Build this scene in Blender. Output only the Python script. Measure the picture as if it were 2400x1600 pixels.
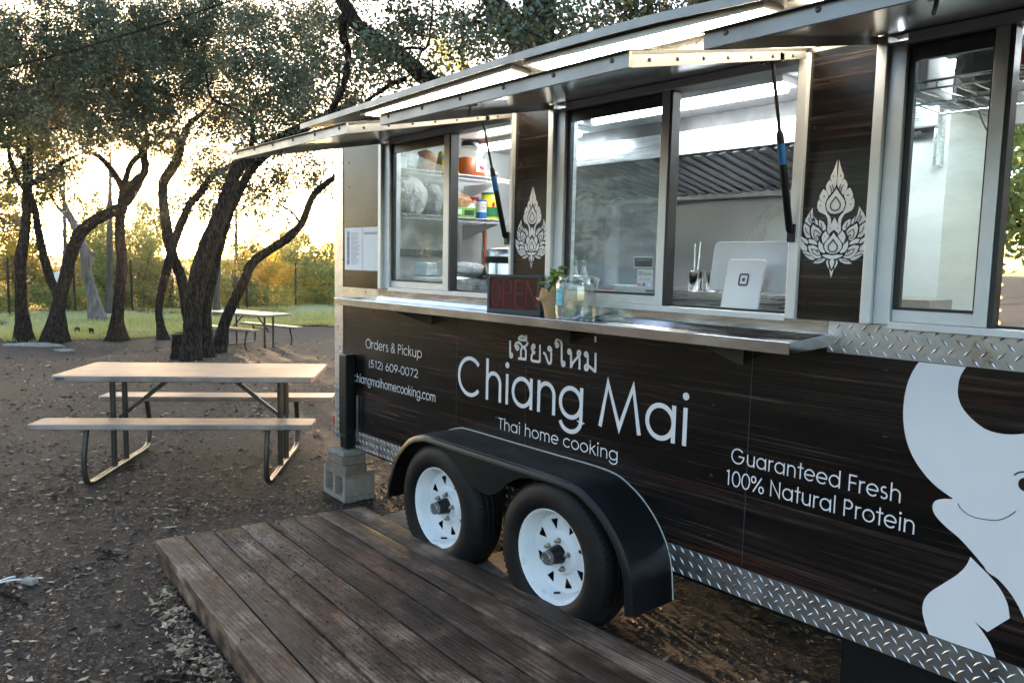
import bpy, bmesh, math, random
import numpy as np
from mathutils import Vector, Matrix

for o in list(bpy.data.objects):
    bpy.data.objects.remove(o, do_unlink=True)
S = bpy.context.scene
C = S.collection
RAD = math.radians

# ------------------------------------------------------------------ camera
CAM = np.array([0.0, -2.45, 1.58])
F_PX, YAW, PITCH, ROLL = 1803.38, RAD(49.3135), RAD(5.7211), RAD(1.2399)
_f = np.array([-math.sin(YAW) * math.cos(PITCH), math.cos(YAW) * math.cos(PITCH), -math.sin(PITCH)])
_r = np.array([math.cos(YAW), math.sin(YAW), 0.0])
_u = np.cross(_r, _f)
RT = _r * math.cos(ROLL) + _u * math.sin(ROLL)
UP = _u * math.cos(ROLL) - _r * math.sin(ROLL)
FW = _f
cam_d = bpy.data.cameras.new('camera')
cam = bpy.data.objects.new('camera', cam_d)
C.objects.link(cam)
cam_d.sensor_width = 36.0
cam_d.lens = F_PX / 2400 * 36
cam_d.clip_start, cam_d.clip_end = 0.05, 3000
cam.matrix_world = Matrix(((RT[0], UP[0], -FW[0], CAM[0]), (RT[1], UP[1], -FW[1], CAM[1]),
                           (RT[2], UP[2], -FW[2], CAM[2]), (0, 0, 0, 1)))
S.camera = cam

# ------------------------------------------------------------------ sky, sun, exposure
SUN_EL, SUN_AZ = RAD(2.8), RAD(-75.8)
SUN_DIR = Vector((math.sin(SUN_AZ) * math.cos(SUN_EL), math.cos(SUN_AZ) * math.cos(SUN_EL), math.sin(SUN_EL)))
wd = bpy.data.worlds.new('World')
S.world = wd
wd.use_nodes = True
wt = wd.node_tree
wt.nodes.clear()
w_out = wt.nodes.new('ShaderNodeOutputWorld')
w_bg = wt.nodes.new('ShaderNodeBackground')
sky = wt.nodes.new('ShaderNodeTexSky')
sky.sky_type = 'NISHITA'
sky.sun_disc = False
sky.sun_elevation = SUN_EL
sky.sun_rotation = SUN_AZ
sky.air_density, sky.dust_density, sky.ozone_density = 0.60, 1.0, 0.78
w_bg.inputs['Strength'].default_value = 0.15
wt.links.new(sky.outputs[0], w_bg.inputs['Color'])
# the sun's own disc, seen between the trunks
w_geo = wt.nodes.new('ShaderNodeNewGeometry')
w_dot = wt.nodes.new('ShaderNodeVectorMath'); w_dot.operation = 'DOT_PRODUCT'
w_dot.inputs[1].default_value = (-SUN_DIR.x, -SUN_DIR.y, -SUN_DIR.z)
wt.links.new(w_geo.outputs['Incoming'], w_dot.inputs[0])
w_gt = wt.nodes.new('ShaderNodeMath'); w_gt.operation = 'GREATER_THAN'
w_gt.inputs[1].default_value = math.cos(RAD(0.42))
wt.links.new(w_dot.outputs['Value'], w_gt.inputs[0])
w_sun = wt.nodes.new('ShaderNodeBackground')
w_sun.inputs['Color'].default_value = (1, 0.72, 0.38, 1)
w_mul = wt.nodes.new('ShaderNodeMath'); w_mul.operation = 'MULTIPLY'; w_mul.inputs[1].default_value = 12.0
wt.links.new(w_gt.outputs[0], w_mul.inputs[0])
wt.links.new(w_mul.outputs[0], w_sun.inputs['Strength'])
w_add = wt.nodes.new('ShaderNodeAddShader')
wt.links.new(w_bg.outputs[0], w_add.inputs[0])
wt.links.new(w_sun.outputs[0], w_add.inputs[1])
wt.links.new(w_add.outputs[0], w_out.inputs['Surface'])

sun_d = bpy.data.lights.new('sun', 'SUN')
sun_d.energy = 2.0
sun_d.angle = RAD(0.6)
sun_d.color = (1.0, 0.66, 0.36)
sun = bpy.data.objects.new('sun', sun_d)
C.objects.link(sun)
sun.rotation_euler = SUN_DIR.to_track_quat('Z', 'Y').to_euler()
sun.location = (-40, 10, 12)

vs = S.view_settings
vs.view_transform, vs.look, vs.gamma, vs.exposure = 'Standard', 'None', 1.0, 3.42
try:
    vs.use_curve_mapping = False
except Exception:
    pass
S.cycles.max_bounces = 7
S.cycles.diffuse_bounces = 2
S.cycles.glossy_bounces = 4
S.cycles.transmission_bounces = 8
S.cycles.transparent_max_bounces = 10
S.cycles.caustics_reflective = False
S.cycles.caustics_refractive = False
S.cycles.sample_clamp_indirect = 4.0
S.cycles.use_denoising = True
S.cycles.use_adaptive_sampling = True
S.cycles.adaptive_threshold = 0.02

# ------------------------------------------------------------------ from a photo pixel to the place
def ray(px, py):
    return RT * ((px - 1200) / F_PX) - UP * ((py - 800) / F_PX) + FW
def at(px, py, depth):                      # at a distance ahead of the camera
    return CAM + ray(px, py) * depth
def aty(px, py, y=0.0):                     # on the plane Y = y (the trailer's side is y = 0)
    d = ray(px, py); return CAM + d * ((y - CAM[1]) / d[1])
def atz(px, py, z=0.0):
    d = ray(px, py); return CAM + d * ((z - CAM[2]) / d[2])
def dep(p):
    return float(np.dot(np.asarray(p) - CAM, FW))

# ------------------------------------------------------------------ materials
MATS = {}
def new_mat(name):
    m = bpy.data.materials.new(name); m.use_nodes = True
    nt = m.node_tree
    b = nt.nodes.get('Principled BSDF')
    MATS[name] = m
    return m, nt, b
def N(nt, kind, **kw):
    n = nt.nodes.new(kind)
    for k, v in kw.items():
        if k in n.inputs: n.inputs[k].default_value = v
        else: setattr(n, k, v)
    return n
def coords(nt, scale=(1, 1, 1), kind='Object'):
    tc = N(nt, 'ShaderNodeTexCoord'); mp = N(nt, 'ShaderNodeMapping')
    mp.inputs['Scale'].default_value = scale
    nt.links.new(tc.outputs[kind], mp.inputs['Vector'])
    return mp.outputs['Vector']
def ramp(nt, fac, stops):
    r = N(nt, 'ShaderNodeValToRGB')
    while len(r.color_ramp.elements) < len(stops): r.color_ramp.elements.new(0.5)
    for e, (p, c) in zip(r.color_ramp.elements, stops):
        e.position = p; e.color = (c[0], c[1], c[2], 1)
    nt.links.new(fac, r.inputs['Fac'])
    return r.outputs['Color']
def noise(nt, vec, scale, detail=4, rough=0.6):
    n = N(nt, 'ShaderNodeTexNoise'); n.inputs['Scale'].default_value = scale
    n.inputs['Detail'].default_value = detail; n.inputs['Roughness'].default_value = rough
    if vec is not None: nt.links.new(vec, n.inputs['Vector'])
    return n.outputs['Fac']
def bump(nt, b, h, strength=0.3, dist=0.01):
    n = N(nt, 'ShaderNodeBump'); n.inputs['Strength'].default_value = strength
    n.inputs['Distance'].default_value = dist
    nt.links.new(h, n.inputs['Height']); nt.links.new(n.outputs['Normal'], b.inputs['Normal'])
def pm(name, c1, c2=None, scale=8.0, rough=0.5, metal=0.0, bmp=0.0, bdist=0.004, stretch=(1, 1, 1), rvar=0.0,
       coat=0.0, spec=None, lo=0.3, hi=0.7):
    m, nt, b = new_mat(name)
    c2 = c2 or tuple(x * 0.8 for x in c1)
    v = coords(nt, stretch)
    f = noise(nt, v, scale, 5)
    nt.links.new(ramp(nt, f, [(lo, c1), (hi, c2)]), b.inputs['Base Color'])
    b.inputs['Roughness'].default_value = rough; b.inputs['Metallic'].default_value = metal
    if coat: b.inputs['Coat Weight'].default_value = coat
    if spec is not None: b.inputs['Specular IOR Level'].default_value = spec
    if rvar:
        mr = N(nt, 'ShaderNodeMapRange'); f2 = noise(nt, v, scale * 0.6, 4)
        nt.links.new(f2, mr.inputs['Value'])
        mr.inputs['From Min'].default_value, mr.inputs['From Max'].default_value = 0.3, 0.7
        mr.inputs['To Min'].default_value, mr.inputs['To Max'].default_value = max(0.02, rough - rvar), rough + rvar
        nt.links.new(mr.outputs[0], b.inputs['Roughness'])
    if bmp: bump(nt, b, f, bmp, bdist)
    return m
def emis(name, col, strength):
    m, nt, b = new_mat(name)
    v = coords(nt); f = noise(nt, v, 3)
    nt.links.new(ramp(nt, f, [(0.0, col), (1.0, tuple(x * 0.97 for x in col))]), b.inputs['Emission Color'])
    b.inputs['Base Color'].default_value = (*col, 1)
    b.inputs['Emission Strength'].default_value = strength
    return m
def glassy(name, tint, refl=0.06, haze=0.05, hz_col=(0.75, 0.8, 0.82)):
    """thin pane: see-through with a fresnel mirror and a film of grime"""
    m, nt, b = new_mat(name)
    nt.nodes.remove(b)
    out = nt.nodes['Material Output']
    tr = N(nt, 'ShaderNodeBsdfTransparent'); tr.inputs['Color'].default_value = (*tint, 1)
    gl = N(nt, 'ShaderNodeBsdfGlossy'); gl.inputs['Roughness'].default_value = 0.02
    df = N(nt, 'ShaderNodeBsdfDiffuse'); df.inputs['Color'].default_value = (*hz_col, 1)
    lw = N(nt, 'ShaderNodeLayerWeight'); lw.inputs['Blend'].default_value = 0.5      # Schlick, the same from both sides
    pw = N(nt, 'ShaderNodeMath', operation='POWER'); pw.inputs[1].default_value = 4.2
    nt.links.new(lw.outputs['Facing'], pw.inputs[0])
    ad = N(nt, 'ShaderNodeMath', operation='ADD'); ad.inputs[1].default_value = refl
    nt.links.new(pw.outputs[0], ad.inputs[0])
    m1 = N(nt, 'ShaderNodeMixShader'); m2 = N(nt, 'ShaderNodeMixShader')
    v = coords(nt, (1, 1, 3)); f = noise(nt, v, 2.6, 6, 0.7)
    mr = N(nt, 'ShaderNodeMapRange'); nt.links.new(f, mr.inputs['Value'])
    mr.inputs['From Min'].default_value, mr.inputs['From Max'].default_value = 0.35, 0.75
    mr.inputs['To Min'].default_value, mr.inputs['To Max'].default_value = haze * 0.4, haze * 1.8
    nt.links.new(mr.outputs[0], m1.inputs[0]); nt.links.new(tr.outputs[0], m1.inputs[1]); nt.links.new(df.outputs[0], m1.inputs[2])
    nt.links.new(ad.outputs[0], m2.inputs[0]); nt.links.new(m1.outputs[0], m2.inputs[1]); nt.links.new(gl.outputs[0], m2.inputs[2])
    nt.links.new(m2.outputs[0], out.inputs['Surface'])
    return m
def leaf_mat(name, dark, mid, light, trans=0.35, tcol=(0.35, 0.30, 0.04), rough=0.45):
    m, nt, b = new_mat(name)
    out = nt.nodes['Material Output']
    at_ = N(nt, 'ShaderNodeAttribute'); at_.attribute_name = 'tone'
    col = ramp(nt, at_.outputs['Fac'], [(0.0, dark), (0.55, mid), (1.0, light)])
    nt.links.new(col, b.inputs['Base Color'])
    b.inputs['Roughness'].default_value = rough
    tl = N(nt, 'ShaderNodeBsdfTranslucent'); tl.inputs['Color'].default_value = (*tcol, 1)
    mx = N(nt, 'ShaderNodeMixShader'); mx.inputs[0].default_value = trans
    nt.links.new(b.outputs[0], mx.inputs[1]); nt.links.new(tl.outputs[0], mx.inputs[2])
    nt.links.new(mx.outputs[0], out.inputs['Surface'])
    return m

def make_materials():
    # --- printed dark timber wrap
    m, nt, b = new_mat('wood_print_wrap')
    v = coords(nt, (1.1, 1, 62)); v2 = coords(nt, (0.55, 1, 5.2)); v3 = coords(nt, (3, 1, 190))
    f1 = noise(nt, v, 1.0, 6, 0.7); f2 = noise(nt, v2, 1.6, 3, 0.5); f3 = noise(nt, v3, 1.0, 3, 0.6)
    grain = ramp(nt, f1, [(0.40, (0.004, 0.0035, 0.004)), (0.57, (0.022, 0.015, 0.0125)), (0.64, (0.075, 0.050, 0.038)), (0.74, (0.17, 0.118, 0.09))])
    red = ramp(nt, f3, [(0.46, (0.006, 0.004, 0.004)), (0.72, (0.16, 0.045, 0.022))])
    zone = ramp(nt, f2, [(0.55, (0, 0, 0)), (0.72, (1, 1, 1))])
    mx = N(nt, 'ShaderNodeMix', data_type='RGBA'); nt.links.new(zone, mx.inputs['Factor'])
    nt.links.new(grain, mx.inputs['A']); nt.links.new(red, mx.inputs['B'])
    dk = ramp(nt, f2, [(0.30, (0.25, 0.25, 0.25)), (0.5, (1, 1, 1))])
    mu = N(nt, 'ShaderNodeMix', data_type='RGBA', blend_type='MULTIPLY'); mu.inputs['Factor'].default_value = 1.0
    nt.links.new(mx.outputs['Result'], mu.inputs['A']); nt.links.new(dk, mu.inputs['B'])
    # printed plank joints every 0.19 m
    tc = N(nt, 'ShaderNodeTexCoord'); sx = N(nt, 'ShaderNodeSeparateXYZ'); nt.links.new(tc.outputs['Object'], sx.inputs[0])
    a1 = N(nt, 'ShaderNodeMath', operation='MULTIPLY'); a1.inputs[1].default_value = 1 / 0.19; nt.links.new(sx.outputs['Z'], a1.inputs[0])
    a2 = N(nt, 'ShaderNodeMath', operation='FRACT'); nt.links.new(a1.outputs[0], a2.inputs[0])
    a3 = N(nt, 'ShaderNodeMath', operation='GREATER_THAN'); a3.inputs[1].default_value = 0.03; nt.links.new(a2.outputs[0], a3.inputs[0])
    mu2 = N(nt, 'ShaderNodeMix', data_type='RGBA'); nt.links.new(a3.outputs[0], mu2.inputs['Factor'])
    mu2.inputs['A'].default_value = (0.003, 0.003, 0.003, 1); nt.links.new(mu.outputs['Result'], mu2.inputs['B'])
    fl_ = N(nt, 'ShaderNodeMath', operation='FLOOR'); nt.links.new(a1.outputs[0], fl_.inputs[0])
    wn = N(nt, 'ShaderNodeTexWhiteNoise', noise_dimensions='1D'); nt.links.new(fl_.outputs[0], wn.inputs['W'])
    pv = N(nt, 'ShaderNodeMapRange'); nt.links.new(wn.outputs['Value'], pv.inputs['Value']); pv.inputs['To Min'].default_value, pv.inputs['To Max'].default_value = 0.35, 1.05
    ph = N(nt, 'ShaderNodeHueSaturation'); nt.links.new(pv.outputs[0], ph.inputs['Value']); nt.links.new(mu2.outputs['Result'], ph.inputs['Color'])
    nt.links.new(ph.outputs[0], b.inputs['Base Color'])
    b.inputs['Roughness'].default_value = 0.24; b.inputs['Specular IOR Level'].default_value = 0.34
    wv = noise(nt, coords(nt, (1.2, 1, 1.6)), 1.5, 2, 0.4); bump(nt, b, wv, 0.11, 0.05)
    pm('vinyl_white', (0.78, 0.75, 0.77), (0.72, 0.69, 0.715), 3, 0.35)
    pm('steel_wall', (0.60, 0.62, 0.64), (0.46, 0.48, 0.50), 1.6, 0.32, 0.9, 0.02, 0.02, (1, 1, 1), 0.06)
    pm('vinyl_black', (0.008, 0.008, 0.010), (0.012, 0.011, 0.012), 5, 0.3)
    # --- metals
    pm('steel_mirror', (0.80, 0.80, 0.80), (0.70, 0.70, 0.71), 2.2, 0.20, 0.88, 0.03, 0.02, (1, 1, 1), 0.05)
    pm('steel_brushed', (0.60, 0.61, 0.62), (0.50, 0.51, 0.52), 6, 0.30, 1.0, 0.03, 0.004, (1, 8, 40), 0.08)
    pm('steel_counter', (0.66, 0.67, 0.69), (0.50, 0.52, 0.54), 5, 0.16, 1.0, 0.03, 0.004, (2, 2, 10), 0.08)
    pm('tread_plate', (0.56, 0.56, 0.57), (0.42, 0.42, 0.44), 14, 0.34, 1.0, 0.05, 0.002, (1, 1, 1), 0.1)
    pm('hood_steel', (0.20, 0.20, 0.205), (0.13, 0.13, 0.135), 8, 0.34, 0.85, 0.02, 0.003)
    pm('alu_frame', (0.68, 0.68, 0.69), (0.58, 0.585, 0.595), 9, 0.42, 0.35, 0.02, 0.002, (1, 1, 1), 0.08)
    pm('alu_dull', (0.27, 0.265, 0.26), (0.21, 0.205, 0.20), 7, 0.42, 0.75, 0.03, 0.003, (1, 1, 1), 0.1)
    pm('dark_steel', (0.05, 0.05, 0.052), (0.09, 0.09, 0.09), 9, 0.34, 0.8, 0.02, 0.002)
    pm('chrome', (0.75, 0.75, 0.76), (0.6, 0.6, 0.6), 20, 0.16, 1.0)
    pm('brass_nut', (0.42, 0.38, 0.30), (0.34, 0.32, 0.28), 30, 0.3, 1.0)
    # --- paints and plastics
    pm('black_paint', (0.0045, 0.005, 0.0065), (0.008, 0.0085, 0.010), 6, 0.36, 0, 0.02, 0.003, (1, 1, 1), 0.08, spec=0.3)
    pm('black_plastic', (0.006, 0.006, 0.007), (0.010, 0.010, 0.011), 12, 0.42, spec=0.35)
    pm('gasket', (0.010, 0.010, 0.011), (0.018, 0.018, 0.018), 20, 0.5)
    pm('rubber', (0.0045, 0.0046, 0.005), (0.016, 0.0135, 0.011), 7, 0.6, 0, 0.04, 0.003, spec=0.25, lo=0.45, hi=0.8)
    pm('white_rim', (0.74, 0.74, 0.76), (0.36, 0.34, 0.32), 13, 0.32, 0, 0.02, 0.002, lo=0.60, hi=0.88)
    pm('white_gloss', (0.78, 0.78, 0.79), (0.73, 0.73, 0.75), 4, 0.3)
    pm('white_interior', (0.72, 0.74, 0.72), (0.64, 0.67, 0.65), 2.5, 0.4)
    pm('white_plastic', (0.75, 0.76, 0.77), (0.70, 0.71, 0.72), 8, 0.4)
    pm('cloudy_bag', (0.46, 0.49, 0.51), (0.80, 0.82, 0.82), 22, 0.3, 0, 0.8, 0.03)
    pm('grey_bag', (0.26, 0.28, 0.30), (0.44, 0.46, 0.48), 22, 0.3, 0, 0.8, 0.03)
    pm('black_bag', (0.012, 0.012, 0.014), (0.03, 0.03, 0.033), 9, 0.45, 0, 0.4, 0.03)
    pm('caulk', (0.50, 0.50, 0.48), (0.34, 0.34, 0.33), 40, 0.6)
    pm('paper', (0.76, 0.78, 0.82), (0.70, 0.72, 0.76), 6, 0.55)
    pm('print_grey', (0.20, 0.21, 0.24), (0.42, 0.43, 0.46), 60, 0.6)
    pm('print_dark', (0.03, 0.03, 0.035), (0.06, 0.06, 0.07), 20, 0.5)
    pm('kraft', (0.50, 0.32, 0.16), (0.36, 0.21, 0.09), 9, 0.65, 0, 0.5, 0.01)
    pm('note_cyan', (0.16, 0.58, 0.68), (0.14, 0.52, 0.63), 6, 0.6)
    pm('bill', (0.44, 0.47, 0.38), (0.24, 0.28, 0.22), 60, 0.7)
    pm('orange_powder', (0.62, 0.14, 0.02), (0.46, 0.09, 0.015), 14, 0.5)
    pm('red_lid', (0.40, 0.02, 0.02), (0.30, 0.015, 0.015), 10, 0.4)
    pm('yellow_pack', (0.80, 0.62, 0.04), (0.70, 0.50, 0.03), 7, 0.35, 0, 0.1, 0.01)
    pm('blue_print', (0.03, 0.16, 0.55), (0.02, 0.12, 0.42), 9, 0.35)
    pm('green_pack', (0.22, 0.55, 0.06), (0.14, 0.42, 0.05), 8, 0.35)
    pm('green_dark', (0.03, 0.22, 0.08), (0.02, 0.16, 0.06), 8, 0.35)
    pm('red_print', (0.50, 0.03, 0.03), (0.42, 0.02, 0.02), 8, 0.4)
    pm('noodle', (0.62, 0.40, 0.26), (0.50, 0.16, 0.08), 40, 0.4, 0, 0.3, 0.01)
    pm('tan_card', (0.36, 0.29, 0.22), (0.30, 0.24, 0.18), 10, 0.7)
    pm('orange_cord', (0.62, 0.13, 0.02), (0.55, 0.10, 0.02), 10, 0.45)
    pm('led_red', (0.36, 0.015, 0.012), (0.30, 0.012, 0.010), 40, 0.4)
    pm('sign_face', (0.10, 0.012, 0.013), (0.065, 0.008, 0.009), 5, 0.14)
    pm('sign_frame', (0.045, 0.05, 0.055), (0.06, 0.065, 0.07), 9, 0.4)
    pm('strut_blue', (0.02, 0.16, 0.42), (0.02, 0.12, 0.34), 9, 0.4)
    pm('reflector_red', (0.55, 0.03, 0.02), (0.45, 0.02, 0.02), 30, 0.2)
    pm('mc_red', (0.7, 0.05, 0.03), None, 9, 0.4); pm('mc_orange', (0.8, 0.35, 0.03), None, 9, 0.4)
    pm('ax_blue', (0.03, 0.2, 0.6), None, 9, 0.4); pm('sticker', (0.62, 0.66, 0.66), None, 5, 0.5)
    # --- masonry
    pm('concrete', (0.33, 0.285, 0.235), (0.22, 0.19, 0.158), 24, 0.9, 0, 0.5, 0.004)
    pm('paver', (0.25, 0.185, 0.15), (0.16, 0.118, 0.095), 18, 0.9, 0, 0.5, 0.004)
    pm('limestone', (0.36, 0.33, 0.28), (0.20, 0.18, 0.16), 9, 0.9, 0, 0.6, 0.02)
    # --- table
    m, nt, b = new_mat('table_top')
    v = coords(nt, (1.2, 26, 1)); f = noise(nt, v, 2.0, 5, 0.65); f2 = noise(nt, coords(nt, (1, 1, 1)), 3, 3)
    nt.links.new(ramp(nt, f, [(0.38, (0.165, 0.128, 0.114)), (0.5, (0.25, 0.197, 0.175)), (0.62, (0.33, 0.262, 0.232))]), b.inputs['Base Color'])
    mr = N(nt, 'ShaderNodeMapRange'); nt.links.new(f2, mr.inputs['Value'])
    mr.inputs['To Min'].default_value, mr.inputs['To Max'].default_value = 0.38, 0.55
    nt.links.new(mr.outputs[0], b.inputs['Roughness']); bump(nt, b, f, 0.25, 0.002)
    pm('frame_brown', (0.030, 0.026, 0.025), (0.05, 0.043, 0.04), 9, 0.4, 0.2)
    pm('worn_tube', (0.36, 0.29, 0.22), (0.10, 0.085, 0.075), 9, 0.35, 0.7)
    # --- weathered deck boards: one material, offset per board by object random
    m, nt, b = new_mat('weathered_board')
    oi = N(nt, 'ShaderNodeObjectInfo')
    tc = N(nt, 'ShaderNodeTexCoord')
    off = N(nt, 'ShaderNodeVectorMath', operation='ADD'); nt.links.new(tc.outputs['Object'], off.inputs[0])
    cb = N(nt, 'ShaderNodeCombineXYZ'); ml = N(nt, 'ShaderNodeMath', operation='MULTIPLY'); ml.inputs[1].default_value = 37
    nt.links.new(oi.outputs['Random'], ml.inputs[0]); nt.links.new(ml.outputs[0], cb.inputs[0]); nt.links.new(ml.outputs[0], cb.inputs[1])
    nt.links.new(cb.outputs[0], off.inputs[1])
    def mp(scale):
        k = N(nt, 'ShaderNodeMapping'); k.inputs['Scale'].default_value = scale; nt.links.new(off.outputs[0], k.inputs['Vector']); return k.outputs[0]
    g1 = noise(nt, mp((0.8, 6, 4)), 1.7, 6, 0.62)
    g2 = noise(nt, mp((1.3, 70, 10)), 2.1, 5, 0.66)
    # cathedral grain: rings of a distorted wave across the board
    wv = N(nt, 'ShaderNodeTexWave', wave_type='RINGS', rings_direction='X'); wv.inputs['Scale'].default_value = 2.2
    wv.inputs['Distortion'].default_value = 7.0; wv.inputs['Detail'].default_value = 3; wv.inputs['Detail Scale'].default_value = 0.8
    nt.links.new(mp((0.40, 7, 4)), wv.inputs['Vector'])
    def times(ca, cb, f=1.0):
        k = N(nt, 'ShaderNodeMix', data_type='RGBA', blend_type='MULTIPLY'); k.inputs['Factor'].default_value = f
        nt.links.new(ca, k.inputs['A']); nt.links.new(cb, k.inputs['B']); return k.outputs['Result']
    base = ramp(nt, g1, [(0.30, (0.165, 0.110, 0.080)), (0.50, (0.285, 0.203, 0.156)), (0.70, (0.47, 0.362, 0.288))])
    base = times(base, ramp(nt, g2, [(0.36, (0.40, 0.36, 0.34)), (0.52, (1, 1, 1))]))
    base = times(base, ramp(nt, wv.outputs['Fac'], [(0.10, (0.62, 0.58, 0.55)), (0.45, (1, 1, 1))]), 0.75)
    kv = N(nt, 'ShaderNodeTexVoronoi'); kv.inputs['Scale'].default_value = 1.0; nt.links.new(mp((1.5, 4.2, 0.01)), kv.inputs['Vector'])
    base = times(base, ramp(nt, kv.outputs['Distance'], [(0.03, (0.30, 0.22, 0.17)), (0.06, (0.75, 0.66, 0.58)), (0.075, (0.45, 0.38, 0.33)), (0.11, (1, 1, 1))]), 0.85)
    mxg = N(nt, 'ShaderNodeMath', operation='ADD'); nt.links.new(g2, mxg.inputs[0]); nt.links.new(wv.outputs['Fac'], mxg.inputs[1])
    d1 = noise(nt, mp((1.9, 3.0, 1)), 1.7, 8, 0.68)
    dirt = ramp(nt, d1, [(0.44, (0.10, 0.075, 0.068)), (0.50, (0.36, 0.31, 0.29)), (0.57, (0.80, 0.76, 0.74)), (0.66, (1.0, 1.0, 1.0))])
    mu = N(nt, 'ShaderNodeMix', data_type='RGBA', blend_type='MULTIPLY'); mu.inputs['Factor'].default_value = 0.85
    nt.links.new(base, mu.inputs['A']); nt.links.new(dirt, mu.inputs['B'])
    red = ramp(nt, noise(nt, mp((1, 1.5, 1)), 1.1, 3), [(0.55, (1, 1, 1)), (0.72, (0.95, 0.62, 0.45))])
    mu3 = N(nt, 'ShaderNodeMix', data_type='RGBA', blend_type='MULTIPLY'); mu3.inputs['Factor'].default_value = 0.7
    nt.links.new(mu.outputs['Result'], mu3.inputs['A']); nt.links.new(red, mu3.inputs['B'])
    tv = N(nt, 'ShaderNodeMapRange'); nt.links.new(oi.outputs['Random'], tv.inputs['Value']); tv.inputs['To Min'].default_value, tv.inputs['To Max'].default_value = 0.58, 1.22
    hs = N(nt, 'ShaderNodeHueSaturation'); nt.links.new(tv.outputs[0], hs.inputs['Value']); nt.links.new(mu3.outputs['Result'], hs.inputs['Color']); nt.links.new(hs.outputs[0], b.inputs['Base Color'])
    mr = N(nt, 'ShaderNodeMapRange'); nt.links.new(d1, mr.inputs['Value'])
    mr.inputs['From Min'].default_value, mr.inputs['From Max'].default_value = 0.35, 0.65
    mr.inputs['To Min'].default_value, mr.inputs['To Max'].default_value = 0.52, 0.85; b.inputs['Specular IOR Level'].default_value = 0.3
    nt.links.new(mr.outputs[0], b.inputs['Roughness']); bump(nt, b, mxg.outputs[0], 0.45, 0.003)
    # --- ground
    m, nt, b = new_mat('mulch_soil')
    v = coords(nt)
    n1 = noise(nt, v, 0.55, 5, 0.6); n2 = noise(nt, v, 26, 6, 0.75)
    vo = N(nt, 'ShaderNodeTexVoronoi'); vo.inputs['Scale'].default_value = 48; nt.links.new(coords(nt, (1, 1.6, 1)), vo.inputs['Vector'])
    soil = ramp(nt, n2, [(0.30, (0.0055, 0.0026, 0.0015)), (0.55, (0.019, 0.0098, 0.0058)), (0.75, (0.052, 0.029, 0.018))])
    big = ramp(nt, n1, [(0.32, (0.60, 0.56, 0.55)), (0.65, (1.15, 1.1, 1.05))])
    mu = N(nt, 'ShaderNodeMix', data_type='RGBA', blend_type='MULTIPLY'); mu.inputs['Factor'].default_value = 1
    nt.links.new(soil, mu.inputs['A']); nt.links.new(big, mu.inputs['B'])
    bw = N(nt, 'ShaderNodeSeparateColor'); nt.links.new(vo.outputs['Color'], bw.inputs[0])
    chip = ramp(nt, bw.outputs[0], [(0.83, (0, 0, 0)), (0.90, (1, 1, 1))])
    mx = N(nt, 'ShaderNodeMix', data_type='RGBA'); nt.links.new(chip, mx.inputs['Factor']); nt.links.new(mu.outputs['Result'], mx.inputs['A'])
    mx.inputs['B'].default_value = (0.085, 0.060, 0.045, 1)
    nt.links.new(mx.outputs['Result'], b.inputs['Base Color']); b.inputs['Roughness'].default_value = 0.85
    hh = N(nt, 'ShaderNodeMath', operation='ADD'); nt.links.new(n2, hh.inputs[0]); nt.links.new(bw.outputs[1], hh.inputs[1])
    bump(nt, b, hh.outputs[0], 0.8, 0.02)
    pm('lawn_soil', (0.33, 0.32, 0.15), (0.45, 0.41, 0.22), 1.6, 0.9, 0, 0.4, 0.02)
    m = leaf_mat('grass_blades', (0.22, 0.24, 0.085), (0.40, 0.395, 0.165), (0.58, 0.52, 0.28), 0.35, (0.7, 0.64, 0.16), 0.6)
    leaf_mat('litter', (0.020, 0.0098, 0.0055), (0.130, 0.078, 0.047), (0.58, 0.43, 0.30), 0.05, (0.3, 0.2, 0.1), 0.8)
    # --- trees
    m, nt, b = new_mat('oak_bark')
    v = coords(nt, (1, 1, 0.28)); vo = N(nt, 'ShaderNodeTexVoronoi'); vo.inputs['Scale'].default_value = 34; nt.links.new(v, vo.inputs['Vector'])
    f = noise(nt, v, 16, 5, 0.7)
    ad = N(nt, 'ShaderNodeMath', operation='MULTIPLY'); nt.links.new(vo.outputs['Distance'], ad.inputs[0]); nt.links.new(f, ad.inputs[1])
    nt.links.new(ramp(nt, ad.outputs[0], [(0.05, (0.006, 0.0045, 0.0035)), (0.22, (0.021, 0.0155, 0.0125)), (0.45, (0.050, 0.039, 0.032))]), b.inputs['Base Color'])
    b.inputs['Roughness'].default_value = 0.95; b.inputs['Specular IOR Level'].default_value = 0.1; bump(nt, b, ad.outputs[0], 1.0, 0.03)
    pm('pale_bark', (0.10, 0.08, 0.066), (0.05, 0.04, 0.033), 10, 0.9, 0, 0.8, 0.02, (1, 1, 0.25))
    pm('dead_wood', (0.24, 0.20, 0.18), (0.07, 0.055, 0.048), 7, 0.85, 0, 0.8, 0.02, (1.6, 1.6, 0.22))
    pm('cut_wood', (0.14, 0.09, 0.06), (0.09, 0.06, 0.045), 10, 0.9)
    leaf_mat('oak_leaves', (0.026, 0.038, 0.022), (0.068, 0.092, 0.056), (0.140, 0.172, 0.120), 0.10, (0.36, 0.27, 0.04), 0.40)
    leaf_mat('olive_leaves', (0.030, 0.045, 0.018), (0.075, 0.10, 0.036), (0.15, 0.18, 0.075), 0.30, (0.42, 0.34, 0.05), 0.45)
    leaf_mat('shrub_leaves', (0.05, 0.085, 0.04), (0.14, 0.20, 0.095), (0.26, 0.32, 0.16), 0.42, (0.55, 0.55, 0.10), 0.5)
    leaf_mat('gold_leaves', (0.13, 0.12, 0.025), (0.30, 0.24, 0.05), (0.48, 0.38, 0.10), 0.50, (0.85, 0.62, 0.08), 0.5)
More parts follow.
